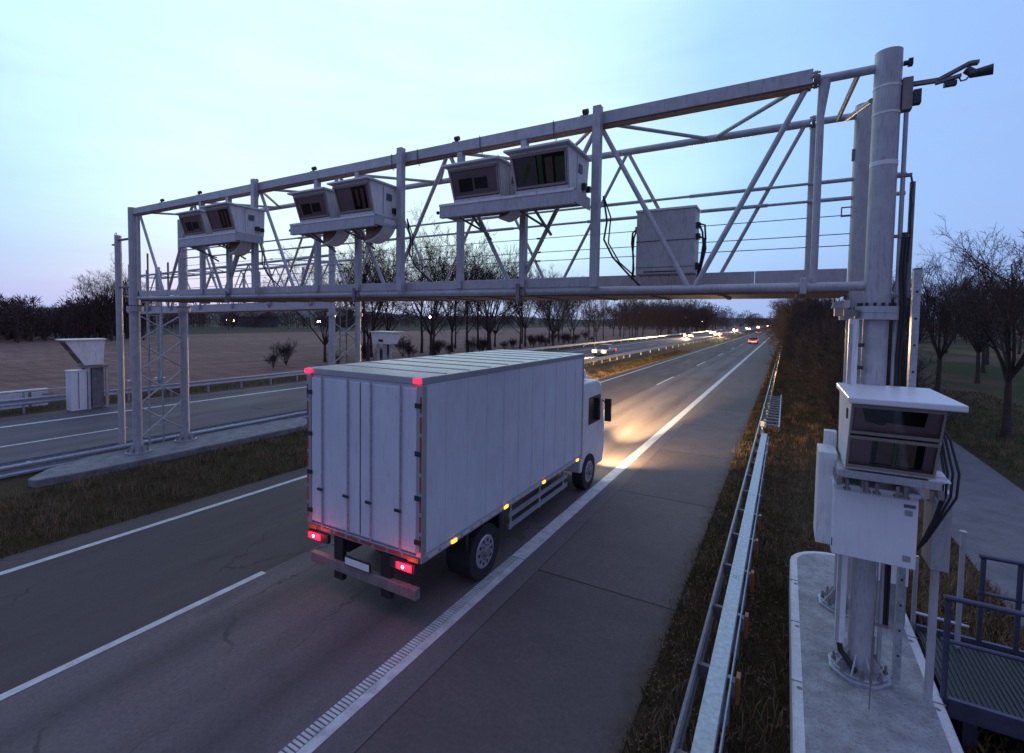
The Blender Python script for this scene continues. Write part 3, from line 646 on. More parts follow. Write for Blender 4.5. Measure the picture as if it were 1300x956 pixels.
# roadside double-window camera housing in front of the pillar
def make_roadside(label, loc, rz=0, h=.70, d=.84, lean=.30):
    t = thing('roadside_camera_housing', label, 'camera housing', loc, rz)
    hw = .345     # origin: bottom front centre
    k = .014
    c = MB()
    for s in (-1, 1):
        x0, x1 = sorted((s*hw, s*(hw-k)))
        c.add([(x0,0,0),(x0,d-.1,0),(x0,d,h),(x0,-lean,h),(x1,0,0),(x1,d-.1,0),(x1,d,h),(x1,-lean,h)], [(0,1,2,3),(7,6,5,4),(0,3,7,4),(1,0,4,5),(2,1,5,6),(3,2,6,7)])
    c.hexa([(-hw+k,d-.1,0),(hw-k,d-.1,0),(hw-k,d-.1+k,0),(-hw+k,d-.1+k,0),(-hw+k,d-k,h),(hw-k,d-k,h),(hw-k,d,h),(-hw+k,d,h)]); c.box(-hw+k,hw-k,0,d-.1,0,k)
    c.build('casing', M['white_old'], t)
    def F(u, v, off=0): return (u*hw, -lean*v-off, h*v)
    def fp(u0,u1,v0,v1,o0,o1): return [F(u0,v0,o1),F(u1,v0,o1),F(u1,v0,o0),F(u0,v0,o0),F(u0,v1,o1),F(u1,v1,o1),F(u1,v1,o0),F(u0,v1,o0)]
    r = MB(); a = .035
    r.hexa([(-hw-a,-lean-.10,h+.0),(hw+.11,-lean-.10,h+.0),(hw+.11,d+.03,h+.0),(-hw-a,d+.03,h+.0),(-hw-a,-lean-.10,h+.060),(hw+.11,-lean-.10,h+.060),(hw+.11,d+.03,h+.060),(-hw-a,d+.03,h+.060)])
    r.build('roof', M['white'], t, bevel=.012)
    for (v0, v1, kd) in ((.03, .52, 'lo'), (.55, .98, 'up')):
        f = MB(); q = .05; qv = .045
        for z_ in ((-.99,.99,v0,v0+qv),(-.99,.99,v1-qv,v1),(-.99,-.99+q,v0+qv,v1-qv),(.99-q,.99,v0+qv,v1-qv)): f.hexa(fp(*z_, -.02, .016))
        w_ = f.build('window', M['frame'], t)
        MB().add([F(-.94,v0+qv,-.002),F(.94,v0+qv,-.002),F(.94,v1-qv,-.002),F(-.94,v1-qv,-.002)], [(0,1,2,3)]).build('pane', M['glass'], w_)
        def inn(u0,u1,a0,a1,off,mt,name): MB().hexa(fp(u0,u1,v0+(v1-v0)*a0,v0+(v1-v0)*a1,off-.006,off)).build(name, M[mt], w_)
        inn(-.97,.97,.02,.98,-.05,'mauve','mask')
        if kd == 'up':
            MB().add([F(-.75,v0+(v1-v0)*.92,-.03),F(-.62,v0+(v1-v0)*.42,-.03),F(-.25,v0+(v1-v0)*.34,-.03),F(-.16,v0+(v1-v0)*.44,-.03),F(.62,v0+(v1-v0)*.40,-.03),F(.66,v0+(v1-v0)*.92,-.03)], [(0,1,2,3,4,5)]).build('camera_lens', M['lens'], w_)
        else:
            inn(-.42,.72,.14,.98,-.036,'lens','camera_lens'); inn(-.30,.05,.20,.88,-.026,'tan_dim','mirror'); inn(.06,.13,.14,.94,-.018,'lens_green','mirror'); inn(.15,.54,.18,.88,-.026,'tan_dim','mirror'); inn(-.6,.5,.03,.10,-.014,'galv','tray')
    MB().box(-hw-.012,-hw-.001,-.06,.0,h*.72,h*.86).build('latch', M['darkplastic'], t)
    return t
RS = make_roadside('white double-window camera housing mounted low on the big pillar, the nearest housing', (.905, 5.79, 3.17))
q = MB()
br = thing('mounting_bracket', 'grey steel bracket frame holding the lower housing and cabinet to the big pillar', 'bracket', (.905, 5.80, 3.0))
MB().box(-.40, .40, -.02, .62, .075, .15).build('cross_beam', M['steel'], br, bevel=.004)
q = MB(); q.box(-.41,-.37,-.06,.7,.0,.072); q.box(.37,.41,-.06,.7,.0,.072); q.box(-.2,-.15,.0,.8,-.02,.07); q.box(.12,.17,.0,.8,-.02,.07); q.each('side_plate', M['steel_dark'], br)
q = MB()
for x in (-.32,-.16,-.08,.08,.14,.33): q.cyl((x,-.02,-.03),(x,-.02,.06), .016, n=8); q.box(x-.03,x+.03,-.04,.02,-.045,-.03)
q.each('bolt', M['steel_dark'], br)
MB().box(.30,.46,-.02,.30,.152,.168).cyl((.40,.0,.17),(.40,.12,.19), .04, n=12).build('side_tray', M['white_old'], br)
cbx = thing('switch_cabinet', 'white square switch cabinet with a closed door, below the double-window housing', 'cabinet', (.83, 5.90, 2.235))
MB().box(-.34,.34,.02,.26,0,.70).build('body', M['white'], cbx, bevel=.006)
MB().box(-.338,.338,-.004,.017,.004,.672).build('door', M['white'], cbx, bevel=.006)
MB().box(-.352,.352,-.018,.275,.702,.745).build('lid', M['white'], cbx, bevel=.010)
MB().box(.225,.315,-.009,-.005,.60,.632).build('nameplate', M['label'], cbx)
for z in (.07, .52):
    MB().box(.235,.295,-.009,-.005,z,z+.06).build('lock', M['galv'], cbx, bevel=.003)
MB().box(-.345,-.33,.0,.015,.08,.16).each('hinge', M['darkplastic'], cbx)
q = MB(); q.cyl((-.22,.1,-.03),(-.22,.1,0), .02, n=8); q.cyl((.06,.08,-.02),(.06,.08,0), .02, n=8); q.each('cable_gland', M['rust'], cbx)
q = MB(); q.tube([(.06,.08,-.02),(.062,.08,-.3),(.055,.08,-.55),(.05,.1,-1.58)], .006, 5); q.cyl((.05,.08,-1.3),(.055,.08,-.8), .014, n=6); q.build('earth_wire', M['steel_dark'], cbx)
sb = thing('side_cabinet', 'slim white cabinet behind the left edge of the switch cabinet', 'cabinet', (.43, 6.15, 2.22))
MB().box(-.07,.10,0,.42,0,1.0).build('body', M['white_old'], sb, bevel=.008)
MB().box(.0,.12,.44,.56,.75,1.15).build('top_box', M['white_old'], sb, bevel=.006)
MB().box(.101,.112,-.0,.03,.10,.20).each('hinge', M['darkplastic'], sb)
sb2 = thing('side_cabinet', 'slim grey cabinet behind the right edge of the switch cabinet', 'cabinet', (1.42, 6.30, 2.12))
MB().box(-.06,.09,0,.36,0,.80).build('body', M['steel'], sb2, bevel=.006)
MB().box(-.03,.03,.05,.11,-1.45,-.002).build('post', M['steel'], sb2)
sb3 = thing('low_cabinet', 'small pale cabinet low behind the pillar, beside the concrete island', 'cabinet', (1.36, 8.0, 1.15))
MB().box(-.16,.16,0,.25,0,.62).build('body', M['white_old'], sb3, bevel=.006)
MB().box(-.15,.15,.02,.23,-1.15,-.002).build('plinth', M['concrete'], sb3)
cab = thing('cable_bundle', 'black cables curving down from the right side of the double-window housing', 'cable')
for i, dx in enumerate((0, .02, .05, .085)):
    MB().tube([(1.26+dx*.3, 6.2, 3.75), (1.33+dx, 6.1, 3.5), (1.36+dx*1.3, 6.0, 3.2), (1.35+dx*1.2, 5.97, 2.98), (1.30+dx*.6, 5.97, 2.75), (1.235+dx*.3, 6.02, 2.5), (1.20, 6.1, 2.35)], .011, 6).build('cable', M['black'], cab)

# ---------------------------------------------------------------- concrete islands
def island(label, x0, x1, y0, y1, z, both=True):
    t = thing('concrete_island', label, 'concrete base'); w = x1-x0; xm = (x0+x1)/2
    def outline(inset):
        a, b_ = x0+inset, x1-inset; yy1 = y1-inset; r_ = (b_-a)/2
        pts = [(a, y0+inset), (b_, y0+inset)]
        for k in range(13):
            an = math.pi*k/12; pts.append((xm + r_*math.cos(an), yy1 - r_*.9 + r_*.9*math.sin(an)))
        return pts
    MB().prism(outline(0), 'z', 0, z-.02).build('kerb_block', M['concrete_white'], t)
    o, i_ = outline(0.0), outline(.10); n = len(o)
    q = MB(); q.add([(p[0], p[1], z-.018) for p in o] + [(p[0], p[1], z) for p in outline(.02)] + [(p[0], p[1], z) for p in i_], [(k, (k+1) % n, (k+1) % n+n, k+n) for k in range(n)] + [(k+n, (k+1) % n+n, (k+1) % n+2*n, k+2*n) for k in range(n)]); q.build('rim', M['concrete_white'], t)
    MB().add([(p[0], p[1], z+.001) for p in i_], [tuple(range(n))]).build('top_slab', M['concrete'], t)
    return t
isl = island('pale concrete island with rounded end carrying the big pillar', .20, 1.60, 1.0, 10.0, .60)
q = MB()
for yy in (3.6, 4.9, 6.15, 7.4, 8.6):
    q.box(.19, .30, yy, yy+.018, .598, .604); q.box(1.50, 1.61, yy+.4, yy+.418, .598, .604); q.cyl((.27, yy-.1, .600), (.27, yy-.1, .6035), .028, n=8); q.cyl((1.52, yy+.3, .600), (1.52, yy+.3, .6035), .026, n=8)
q.each('joint', M['steel_dark'], isl)
isl2 = thing('concrete_island', 'low concrete island in the central reservation under the left leg', 'concrete base')
MB().prism([(-15.25, 5.2), (-15.2, 11.5), (-15.7, 12.4), (-16.6, 12.4), (-16.85, 11.5), (-16.8, 5.8), (-16.3, 4.8), (-15.7, 4.25), (-15.4,4.3)], 'z', .10, .60).build('block', M['concrete_dark'], isl2, bevel=.03)
q = MB(); q.add([(-12.75,-3,.004),(-12.75,15,.004),(-12.75,22,.004),(-12.75,-9,.004),(-15.1,-3,.42),(-15.1,15,.42),(-15.0,22,.006),(-15.0,-9,.006),(-16.95,-3,.42),(-16.95,15,.42),(-16.95,22,.006),(-16.95,-9,.006)], [(0,4,5,1),(1,5,6,2),(3,7,4,0),(4,8,9,5),(5,9,10,6),(7,11,8,4)]); q.v = [(x, y, z) for x, y, z in q.v]
q.build('reservation_bank', M['ground'], kind='structure')

# ---------------------------------------------------------------- guardrails
def wprofile(x, s=1):  # W-beam cross-section (x, z)
    f = [(0,.42),(.035,.45),(.035,.50),(0,.54),(0,.61),(.035,.65),(.035,.70),(0,.735)]
    return [(x - s*a, z) for a, z in f]
def wbeam(mb, x, s, y0, y1):
    p = wprofile(x, s); n = len(p); q = [(a + s*.004, z) for a, z in p]
    mb.add([(a, y0, z) for a, z in p] + [(a, y1, z) for a, z in p] + [(a, y0, z) for a, z in q] + [(a, y1, z) for a, z in q],
           [(k, k+1, k+1+n, k+n) for k in range(n-1)] + [(k+2*n, k+3*n, k+1+3*n, k+1+2*n) for k in range(n-1)], False)
gr = thing('guardrail', 'near guardrail with a broad flat steel cap beam beside the hard shoulder', 'guardrail')
q = MB(); wbeam(q, -.745, 1, -2, 20.2); q.build('corrugated_rail', M['galv'], gr)
q = MB(); q.box(-.61, -.43, -2, 18.9, .70, .75); q.box(-.61,-.596,-2,18.9,.62,.699); q.box(-.444,-.43,-2,18.9,.62,.699); q.build('cap_beam', M['galv'], gr, bevel=.006)
q = MB(); q.box(-.40,-.385,-2,18.9,.50,.64); q.build('rear_rail', M['galv'], gr)
y = .5; k = 0
while y < 20:
    q = MB(); q.box(-.52, -.40, y-.03, y+.03, 0, .62); post = q.build('post', M['galv'], gr)
    q = MB(); q.box(-.74, -.615, y-.03, y+.03, .50, .66); q.box(-.384, -.355, y-.05, y+.05, .42, .60); q.each('spacer', M['steel_dark'], post)
    if k % 1 == 0 and 4 < y < 12: MB().box(-.352, -.31, y+.1, y+.22, .25, .56).build('reflector', M['orange'], post)
    y += 1.33; k += 1
q = MB()
for yy in (7.9, 11.9, 15.9):
    for dx in (-.035, .0, .035):
        for dy in (0, .06): q.cyl((-.52+dx, yy+dy, .750), (-.52+dx, yy+dy, .7525), .009, n=6)
q.build('rivet', M['black'], gr)
gr2 = thing('guardrail', 'plain corrugated guardrail continuing far along the hard shoulder', 'guardrail')
q = MB(); wbeam(q, -.745, 1, 20.25, 420); q.build('corrugated_rail', M['galv'], gr2)
q = MB()
for k in range(12): q.box(-.70, -.10, 21.2+k*.75, 21.25+k*.75, .60, .66)
q.box(-.12, -.07, 20.8, 30.3, .50, .68)
q.build('ladder_rungs', M['galv'], gr2)
y = 21.0
while y < 240: MB().box(-.70, -.60, y-.03, y+.03, 0, .62).build('post', M['galv'], gr2); y += 2.66 if y < 80 else 5.32
gm = thing('guardrail', 'double-sided guardrail along the central reservation', 'guardrail')
q = MB(); wbeam(q, -16.86, -1, -10, 420); wbeam(q, -17.24, 1, -10, 420); q.build('corrugated_rail', M['galv'], gm)
y = -6
while y < 200: MB().box(-17.10, -17.0, y-.03, y+.03, 0, .70).box(-17.23, -16.87, y-.04, y+.04, .52, .60).build('post', M['galv'], gm); y += 2.66 if y < 60 else 5.32
gf = thing('guardrail', 'single guardrail along the far edge of the opposite carriageway', 'guardrail')
q = MB(); wbeam(q, -29.6, -1, -10, 420); q.build('corrugated_rail', M['galv'], gf)
q = MB(); q.cyl((-29.65,-10,1.02),(-29.65,10,1.02), .03, n=8); q.build('top_bar', M['galv'], gf)
y = -6
while y < 220: MB().box(-29.78, -29.66, y-.03, y+.03, 0, .70 if y > 10.5 else 1.02).build('post', M['galv'], gf); y += 2.0 if y < 40 else 5.32

# delineator posts
dl = thing('marker_post', 'white reflector post fixed to the end of the near guardrail', 'marker post', (-.62, 19.6, .62), 0, 'white roadside marker posts')
MB().prism([(-.06,-.03),(.06,-.03),(.04,.04),(-.04,.04)], 'z', -.10, .42).build('post', M['reflector'], dl)
MB().box(-.065,.065,-.034,-.031,.10,.24).build('black_band', M['black'], dl)
MB().box(-.025,.025,-.040,-.035,.13,.21).build('reflector', M['reflector'], dl)
for (x, y, lb) in ((-.35, 82, 'nearer of the three distant white marker posts beside the hard shoulder'), (-.2, 147, 'middle one of the three distant white marker posts beside the hard shoulder'), (-.1, 205, 'farthest of the three distant white marker posts beside the hard shoulder')):
    dup(dl, (x, y, .62), 0, lb, scale=(1.5,1.5,1.5) if y > 100 else 1.2)

# ---------------------------------------------------------------- steel gangway at the lower right
gw = thing('steel_gangway', 'dark steel gangway with tube railings at the lower right, beside the concrete island', 'walkway')
q = MB(); q.box(1.66, 5.0, 6.75, 8.15, .50, .54)
x = 1.68
while x < 5.0: q.box(x, x+.012, 6.75, 8.15, .541, .556); x += .05
q.build('deck', M['darkplastic'], gw)
q = MB(); q.box(1.66,5.0,6.70,6.748,.40,.60); q.box(1.66,5.0,8.152,8.20,.40,.60); q.build('edge_beam', M['galv_dark'], gw)
for y in (6.72, 8.17):
    for x in ((1.62, 2.55, 3.5, 4.5) if y < 7 else (2.28, 2.62, 3.3, 4.2)): MB().cyl((x,y,.42),(x,y,1.66), .028, n=12).build('rail_post', M['galv_dark'], gw)
    for z in (1.69, 1.22): MB().cyl(((1.58 if y < 7 else 2.24),y,z),(4.9,y,z), .028 if z > 1.5 else .022, n=12).build('hand_rail', M['galv_dark'], gw)
MB().cyl((2.02,7.95,.42),(2.02,7.95,2.02), .030, n=12).cyl((2.02,7.95,2.02),(2.02,7.95,2.04), .040, n=12).build('tall_post', M['steel'], gw)
MB().cyl((1.64,8.25,.05),(1.64,8.25,1.5), .026, n=10).build('tall_post', M['steel'], gw)
MB().cyl((1.64,8.25,.72),(2.2,8.25,.70), .022, n=8).build('toe_bar', M['galv'], gw)
for x in (1.9, 4.8): MB().box(x-.06,x+.06,6.9,8.0,0,.498).each('support', M['galv_dark'], gw)

# ---------------------------------------------------------------- left-hand equipment
mast = thing('equipment_mast', 'slim grey mast standing just left of the far gantry leg, small lamp at its top', 'mast', (-17.05, 6.7, 0))
MB().cyl((0,0,.0),(0,0,6.86), .085, n=16).build('pole', M['steel'], mast)
MB().cyl((.08,0,6.72),(.85,0,6.72), .035, n=8).cyl((.08,0,5.35),(.85,0,5.35), .03, n=8).build('stub', M['steel_dark'], mast)
q = MB(); q.tube([(-.0,0,6.8),(-.10,0,6.95),(-.18,0,6.93),(-.20,0,6.7)], .010, 6); q.box(-.28,-.05,-.05,.05,6.58,6.62); q.build('lamp', M['black'], mast)
cr = make_roadside('white camera housing on a stand beyond the opposite carriageway, far left', (-29.0, 9.85, 2.12), 0, 1.18, .80, .72)
fr = thing('camera_stand', 'steel frame carrying the far-left camera housing', 'frame', (-29.0, 9.75, 0))
MB().box(-.36,.36,.1,1.0,1.98,2.10).build('shelf', M['steel_dark'], fr)
MB().box(-.24,.24,.40,.85,.1,1.975).build('plinth', M['steel_dark'], fr)
for (x, y) in ((-.30,.25),(.30,.25),(-.30,.95),(.30,.95)): MB().box(x-.05,x+.05,y-.05,y+.05,0,1.978).build('leg', M['steel'], fr)
wc = thing('street_cabinet', 'white cabinet with a flat lid in front of the far-left camera housing', 'cabinet', (-28.95, 9.62, 0))
MB().box(-.28,.28,-.30,.30,.02,1.86).build('body', M['white'], wc, bevel=.01)
MB().box(-.31,.31,-.33,.33,1.862,1.90).build('lid', M['white'], wc, bevel=.01)
MB().box(.282,.288,-.02,-.0,.1,1.8).build('door_seam', M['darkplastic'], wc)
pw = thing('panel_barrier', 'long low white panelled barrier at the far-left edge of the opposite carriageway', 'barrier', (-31.0, 3.6, 0))
q = MB(); q.box(-.05,.05,-5,5.6,.12,.86); q.build('panel', M['white_old'], pw)
MB().box(-.10,.10,-5,5.6,.862,.93).build('coping', M['white'], pw, bevel=.01)
q = MB()
for k in range(6): q.box(.052,.075,-4.6+k*1.9,-4.5+k*1.9,.1,.8); q.box(.052,.07,-4.1+k*1.9,-3.7+k*1.9,.62,.67)
q.build('rib', M['steel_dark'], pw)

# ---------------------------------------------------------------- second gantry over the opposite carriageway
g2 = thing('toll_gantry', 'smaller-looking far gantry over the opposite carriageway, seen beneath the near one', 'gantry')
Q = lambda name, mb, m='steel', parent=None, **k: mb.build(name, M[m], g2 if parent is None else parent, **k)
A2, B2 = 13.8, 15.2; x0, x1 = -33.6, -16.4
def tz(x, z): return z - (x1-x)*.022
for (x, y) in ((x1,A2),(x1,B2),(x0,A2),(x0,B2)):
    c = MB(); c.cyl((x,y,.0),(x,y,4.62), .13, n=20); c.cyl((x,y,4.76),(x,y,7.45), .13, n=20); col = Q('pillar', c)
    Q('flange', MB().cyl((x,y,4.62),(x,y,4.76), .20, n=20), parent=col)
    Q('base_plate', MB().cyl((x,y,.6),(x,y,.65), .30, n=8), 'galv', parent=col)
for y in (A2, B2):
    c = MB(); c.cyl((x0,y,tz(x0,7.12)),(x1,y,7.12), .055, n=10); Q('top_chord', c)
    c = MB(); c.box(x0,x1,y-.05,y+.05,0,.12)
    v = [(a, b_, tz(a, 4.93+z)) for a, b_, z in c.v]; c.v = v; Q('bottom_chord', c)
c = MB(); c.box(x0,x1-.1,A2+.06,A2+.075,.10,.38); c.v = [(a,b_,tz(a,4.93+z)) for a,b_,z in c.v]; Q('kick_plate', c)
c = MB(); c.box(x0,x1-.1,A2+.08,B2-.08,.0,.03); c.v = [(a,b_,tz(a,4.92+z)) for a,b_,z in c.v]; Q('walkway_floor', c, 'grate_redlit')
n2 = 6; st_ = (x1-x0)/n2
for i in range(n2):
    a = x0+i*st_; m_ = a+st_/2; b_ = a+st_
    for y, r_ in ((A2,.035),(B2,.03)):
        Q('diagonal', MB().cyl((a,y,tz(a,7.1)),(m_,y,tz(m_,5.03)), r_, n=6)); Q('diagonal', MB().cyl((b_,y,tz(b_,7.1)),(m_,y,tz(m_,5.03)), r_, n=6))
    Q('top_bracing', MB().cyl((a,A2,tz(a,7.12)),(m_,B2,tz(m_,7.12)), .028, n=6)); Q('top_bracing', MB().cyl((b_,A2,tz(b_,7.12)),(m_,B2,tz(m_,7.12)), .028, n=6))
for z in (6.2, 5.9, 5.6): Q('hand_rail', MB().cyl((x0,A2,tz(x0,z)),(x1,A2,z), .014, n=6))
for (z0_, z1_) in ((.8,1.7),(1.7,2.6),(2.6,3.5),(3.5,4.4)):
    q = MB(); q.cyl((x1,A2,z0_),(x1,B2,z1_), .022, n=6); q.cyl((x1,A2,z1_),(x1,B2,z0_), .022, n=6); Q('leg_bracing', q)
q = MB(); lx = x1-.1
for yy in (14.3,14.65): q.box(lx-.02,lx+.02,yy-.02,yy+.02,.6,6.0)
z = .8
while z < 6: q.cyl((lx,14.3,z),(lx,14.65,z), .012, n=6); z += .3
Q('ladder', q, 'steel_dark')
MB().cyl((x0+2.0,A2,0),(x0+2.0,A2,8.0), .05, n=8).build('aerial', M['steel_dark'], g2)
MB().cyl((x0+4.2,A2,5),(x0+4.2,A2,7.4), .05, n=8).build('aerial', M['steel_dark'], g2)
def rear_housing(label, loc, grp):
    t = thing('camera_housing', label, 'camera housing', loc, 0, grp)
    MB().hexa([(-.42,0,0),(.42,0,0),(.42,.5,0),(-.42,.5,0),(-.5,0,.5),(.5,0,.5),(.5,.75,.5),(-.5,.75,.5)]).build('casing', M['white_old'], t, bevel=.006)
    MB().box(-.56,.56,-.05,.82,.503,.54).build('roof', M['white'], t)
    MB().box(-.1,.1,-.03,-.001,.1,.2).each('plug', M['black'], t)
    return t
G2H = 'housings on the far gantry seen from behind'
rh = rear_housing('pale housing on the far gantry, seen from behind, nearest to its right leg', (-18.9, 15.3, 5.55), G2H)
CH.clear()
for x, lb in ((-20.15, 'second pale housing from the right leg of the far gantry, seen from behind'), (-23.6, 'third pale housing from the right leg of the far gantry, seen from behind'), (-24.9, 'fourth pale housing from the right leg of the far gantry, seen from behind'), (-28.6, 'pale housing on the far gantry, seen from behind, farthest from its right leg')):
    dup(rh, (x, 15.3, tz(x, 5.6)), 0, lb, G2H)
c = MB()
for x in (-18.9,-20.15,-23.6,-24.9,-28.6): c.box(x-.05,x+.05,B2+.03,B2+.13,tz(x,5.0),tz(x,7.0)); c.box(x-.45,x+.45,B2+.05,B2+.12,tz(x,5.45),tz(x,5.53))
Q('housing_support', c)
hb = rear_housing('white roadside housing on a post behind the right leg of the far gantry', (-17.0, 17.2, 3.30), None)
hb.scale = (1.35, 1.0, 1.12)
MB().box(-.06,.06,.2,.32,-2.9,-.001).box(-.35,-.28,.2,.3,-2.9,-.001).box(.25,.32,.2,.3,-2.9,-.001).build('post', M['steel'], hb)
isl3 = thing('concrete_island', 'concrete island under the right leg of the far gantry', 'concrete base')
MB().prism([(-15.5,13.0),(-15.5,17.6),(-16.0,18.2),(-16.7,18.2),(-16.8,17.6),(-16.8,13.0)], 'z', 0, .60).build('block', M['concrete'], isl3, bevel=.03)

# ---------------------------------------------------------------- lorry on the inside lane
tr = thing('box_lorry', 'pale box lorry driving away with its red tail lamps lit', 'lorry', (-5.72, 5.35, 0))
W = 1.235; LB = 6.35
bx = MB().box(-W, W, .03, LB, 1.12, 3.70).build('cargo_box', M['truckbox'], tr, bevel=.02)
q = MB()   # rails and corner posts
q.box(-W-.01, W+.01, .0, LB+.01, 1.02, 1.118); q.box(-W-.012, W+.012, -.012, LB+.012, 3.64, 3.74)
for s in (-1, 1):
    for (a, b_) in ((-.012, .10), (LB-.08, LB+.012)): q.box(min(s*(W-.09), s*(W+.012)), max(s*(W-.09), s*(W+.012)), a, b_, 1.119, 3.638)
q.build('corner_frame', M['truckframe'], bx, bevel=.008)
q = MB()
for s in (-1, 1):
    for k in range(1, 11): x_ = s*(W+.001); q.box(min(x_, x_+s*.006), max(x_, x_+s*.006), k*.58-.012, k*.58+.012, 1.13, 3.63)
q.each('panel_rib', M['truckbox'], bx)
q = MB()
for k in range(1, 10): q.box(-W+.05, W-.05, k*.635-.02, k*.635+.02, 3.741, 3.753)
q.build('roof_bow', M['truckbox'], bx, bevel=.004)
for s in (-1, 1):
    dr = MB().box(min(s*.012, s*(W-.10)), max(s*.012, s*(W-.10)), -.004, .028, 1.16, 3.58).build('rear_door', M['truckbox'], tr, bevel=.010)
    for xx in (.25, .85):
        MB().cyl((s*xx, -.028, 1.14), (s*xx, -.028, 3.62), .015, n=8).build('lock_rod', M['galv'], dr)
    q = MB()
    for xx in (.25, .85): q.box(s*xx-.10, s*xx+.02, -.05, -.03, 1.72, 1.76)
    q.each('handle', M['darkplastic'], dr)
    q = MB()
    for z in (1.3, 1.95, 2.6, 3.3): q.box(min(s*(W-.12), s*(W-.0)), max(s*(W-.12), s*(W-.0)), -.022, -.006, z, z+.07)
    q.each('hinge', M['darkplastic'], dr)
    x_ = s*(W-.06)
    MB().box(x_-.07, x_+.05, -.05, -.014, 3.655, 3.725).each('marker_lamp', M['red_lens'], tr, bevel=.004)
    MB().box(s*.92-.24, s*.92+.24, -.06, -.0, .87, 1.01).build('tail_lamp_housing', M['darkplastic'], tr)
    tl_ = MB().box(s*.98-.15, s*.98+.13, -.075, -.061, .89, .99).build('tail_lamp', M['red_lens'], tr, bevel=.004)
    MB().cyl((s*.98-.03, -.080, .94), (s*.98-.03, -.0755, .94), .026, n=12).build('bulb', M['red_core'], tl_)
    MB().box(s*.98-.18, s*.98-.155, -.075, -.061, .89, .99).build('indicator', M['orange'], tl_)
    rl = bpy.data.lights.new('tail_glow', 'POINT'); rl.energy = 2.5; rl.color = (1, .06, .08); rl.shadow_soft_size = .06
    ro = bpy.data.objects.new('tail_glow', rl); COL.objects.link(ro); ro.parent = tr; ro.location = (s*.98, -.16, .94)
    mk_ = MB().box(min(s*1.0, s*1.20), max(s*1.0, s*1.20), -.03, -.004, 1.03, 1.10).build('reflector', M['orange'], tr)
MB().box(-.004, .004, -.006, -.004, 1.16, 3.58).build('door_seal', M['black'], tr)
for s in (-1, 1):
    q = MB()
    for k in range(21): q.box(min(s*(W+.0125), s*(W+.014)), max(s*(W+.0125), s*(W+.014)), .15+k*.29, .15+k*.29+.235, 1.05, 1.10)
    q.build('reflective_tape', M['tape'], bx)
q = MB()
for k in range(8): q.box(-1.17+k*.295, -1.17+k*.295+.24, -.0145, -.0125, 1.05, 1.095)
for s in (-1, 1):
    for k in range(8): q.box(min(s*(W-.03), s*(W+.005)), max(s*(W-.03), s*(W+.005)), -.0145, -.0125, 1.2+k*.29, 1.2+k*.29+.235)
q.each('reflective_tape', M['tape_red'], bx)
q = MB(); q.box(-1.15, 1.15, -.02, .08, .45, .62); q.build('rear_bumper', M['steel_dark'], tr, bevel=.01)
MB().box(-.26, .26, -.072, -.04, .665, .775).build('number_plate', M['reflector'], tr)
MB().box(-.275, .275, -.069, -.038, .650, .790).build('plate_frame', M['darkplastic'], tr)
MB().box(-.62,-.42, .02, .10, .3, 1.0).box(.42,.62,.02,.10,.3,1.0).each('mudflap', M['black'], tr)
q = MB(); q.box(-.45, -.37, .1, 8.2, .75, 1.0); q.box(.37, .45, .1, 8.2, .75, 1.0)
for yy in (.6, 2.2, 3.8, 5.4, 7.0): q.box(-.36, .36, yy, yy+.08, .8, .95)
q.build('chassis', M['black'], tr)
for s in (-1, 1):
    q = MB()
    for z in (.50, .72): q.box(min(s*1.13, s*1.16), max(s*1.13, s*1.16), 2.7, 5.6, z, z+.10)
    for yy in (2.8, 4.1, 5.4): q.box(min(s*1.10, s*1.128), max(s*1.10, s*1.128), yy, yy+.06, .45, 1.01)
    q.each('side_guard', M['truckframe'], tr)
    for yy in (.78, 2.42, 4.06, 6.0): MB().box(min(s*(W+.011), s*(W+.03)), max(s*(W+.011), s*(W+.03)), yy-.06, yy+.06, 1.04, 1.09).build('side_marker', M['amber'], tr)
def wheel(parent, x, y, r, w, s, dual=False):
    q = MB(); q.cyl((x-w/2, y, r), (x+w/2, y, r), r, n=28); t_ = q.build('wheel', M['tyre'], parent)
    MB().cyl((x+s*w*.5, y, r), (x+s*(w*.5+.012), y, r), r*.60, r*.56, n=24).build('rim', M['galv'], t_)
    xo = x + s*(w*.5+.012)
    MB().cyl((xo, y, r), (xo+s*.06, y, r), r*.20, r*.14, n=16).build('hub', M['steel_dark'], t_)
    if r > .4:
        q = MB()
        for k in range(10): a = 2*math.pi*k/10; q.cyl((xo, y+r*.42*math.cos(a), r+r*.42*math.sin(a)), (xo+s*.003, y+r*.42*math.cos(a), r+r*.42*math.sin(a)), r*.065, n=8)
        q.build('rim_holes', M['black'], t_)
        q = MB()
        for k in range(10): a = 2*math.pi*(k+.5)/10; q.cyl((xo+s*.001, y+r*.27*math.cos(a), r+r*.27*math.sin(a)), (xo+s*.028, y+r*.27*math.cos(a), r+r*.27*math.sin(a)), .013, n=6)
        q.build('wheel_nuts', M['steel_dark'], t_)
for s in (-1, 1):
    wheel(tr, s*.97, 1.75, .48, .50, s); wheel(tr, s*1.03, 7.05, .48, .30, s)
    MB().prism([(1.15,.95),(1.25,1.05),(2.25,1.05),(2.35,.95),(2.30,.70),(2.26,.70),(2.24,.98),(1.26,.98),(1.24,.70),(1.20,.70)], 'x', s*.97-.24, s*.97+.24).build('mudguard', M['black'], tr)
cabp = [(6.50,.55),(8.25,.45),(8.38,.9),(8.34,1.7),(8.05,2.75),(7.8,2.92),(6.55,2.95),(6.46,2.6)]
cb_ = MB().prism(cabp, 'x', -1.15, 1.15).build('cab', M['white_old'], tr, bevel=.05)
MB().prism([(6.62,2.97),(7.5,2.97),(6.95,3.45),(6.62,3.5)], 'x', -.95, .95).build('wind_deflector', M['white_old'], tr, bevel=.04)
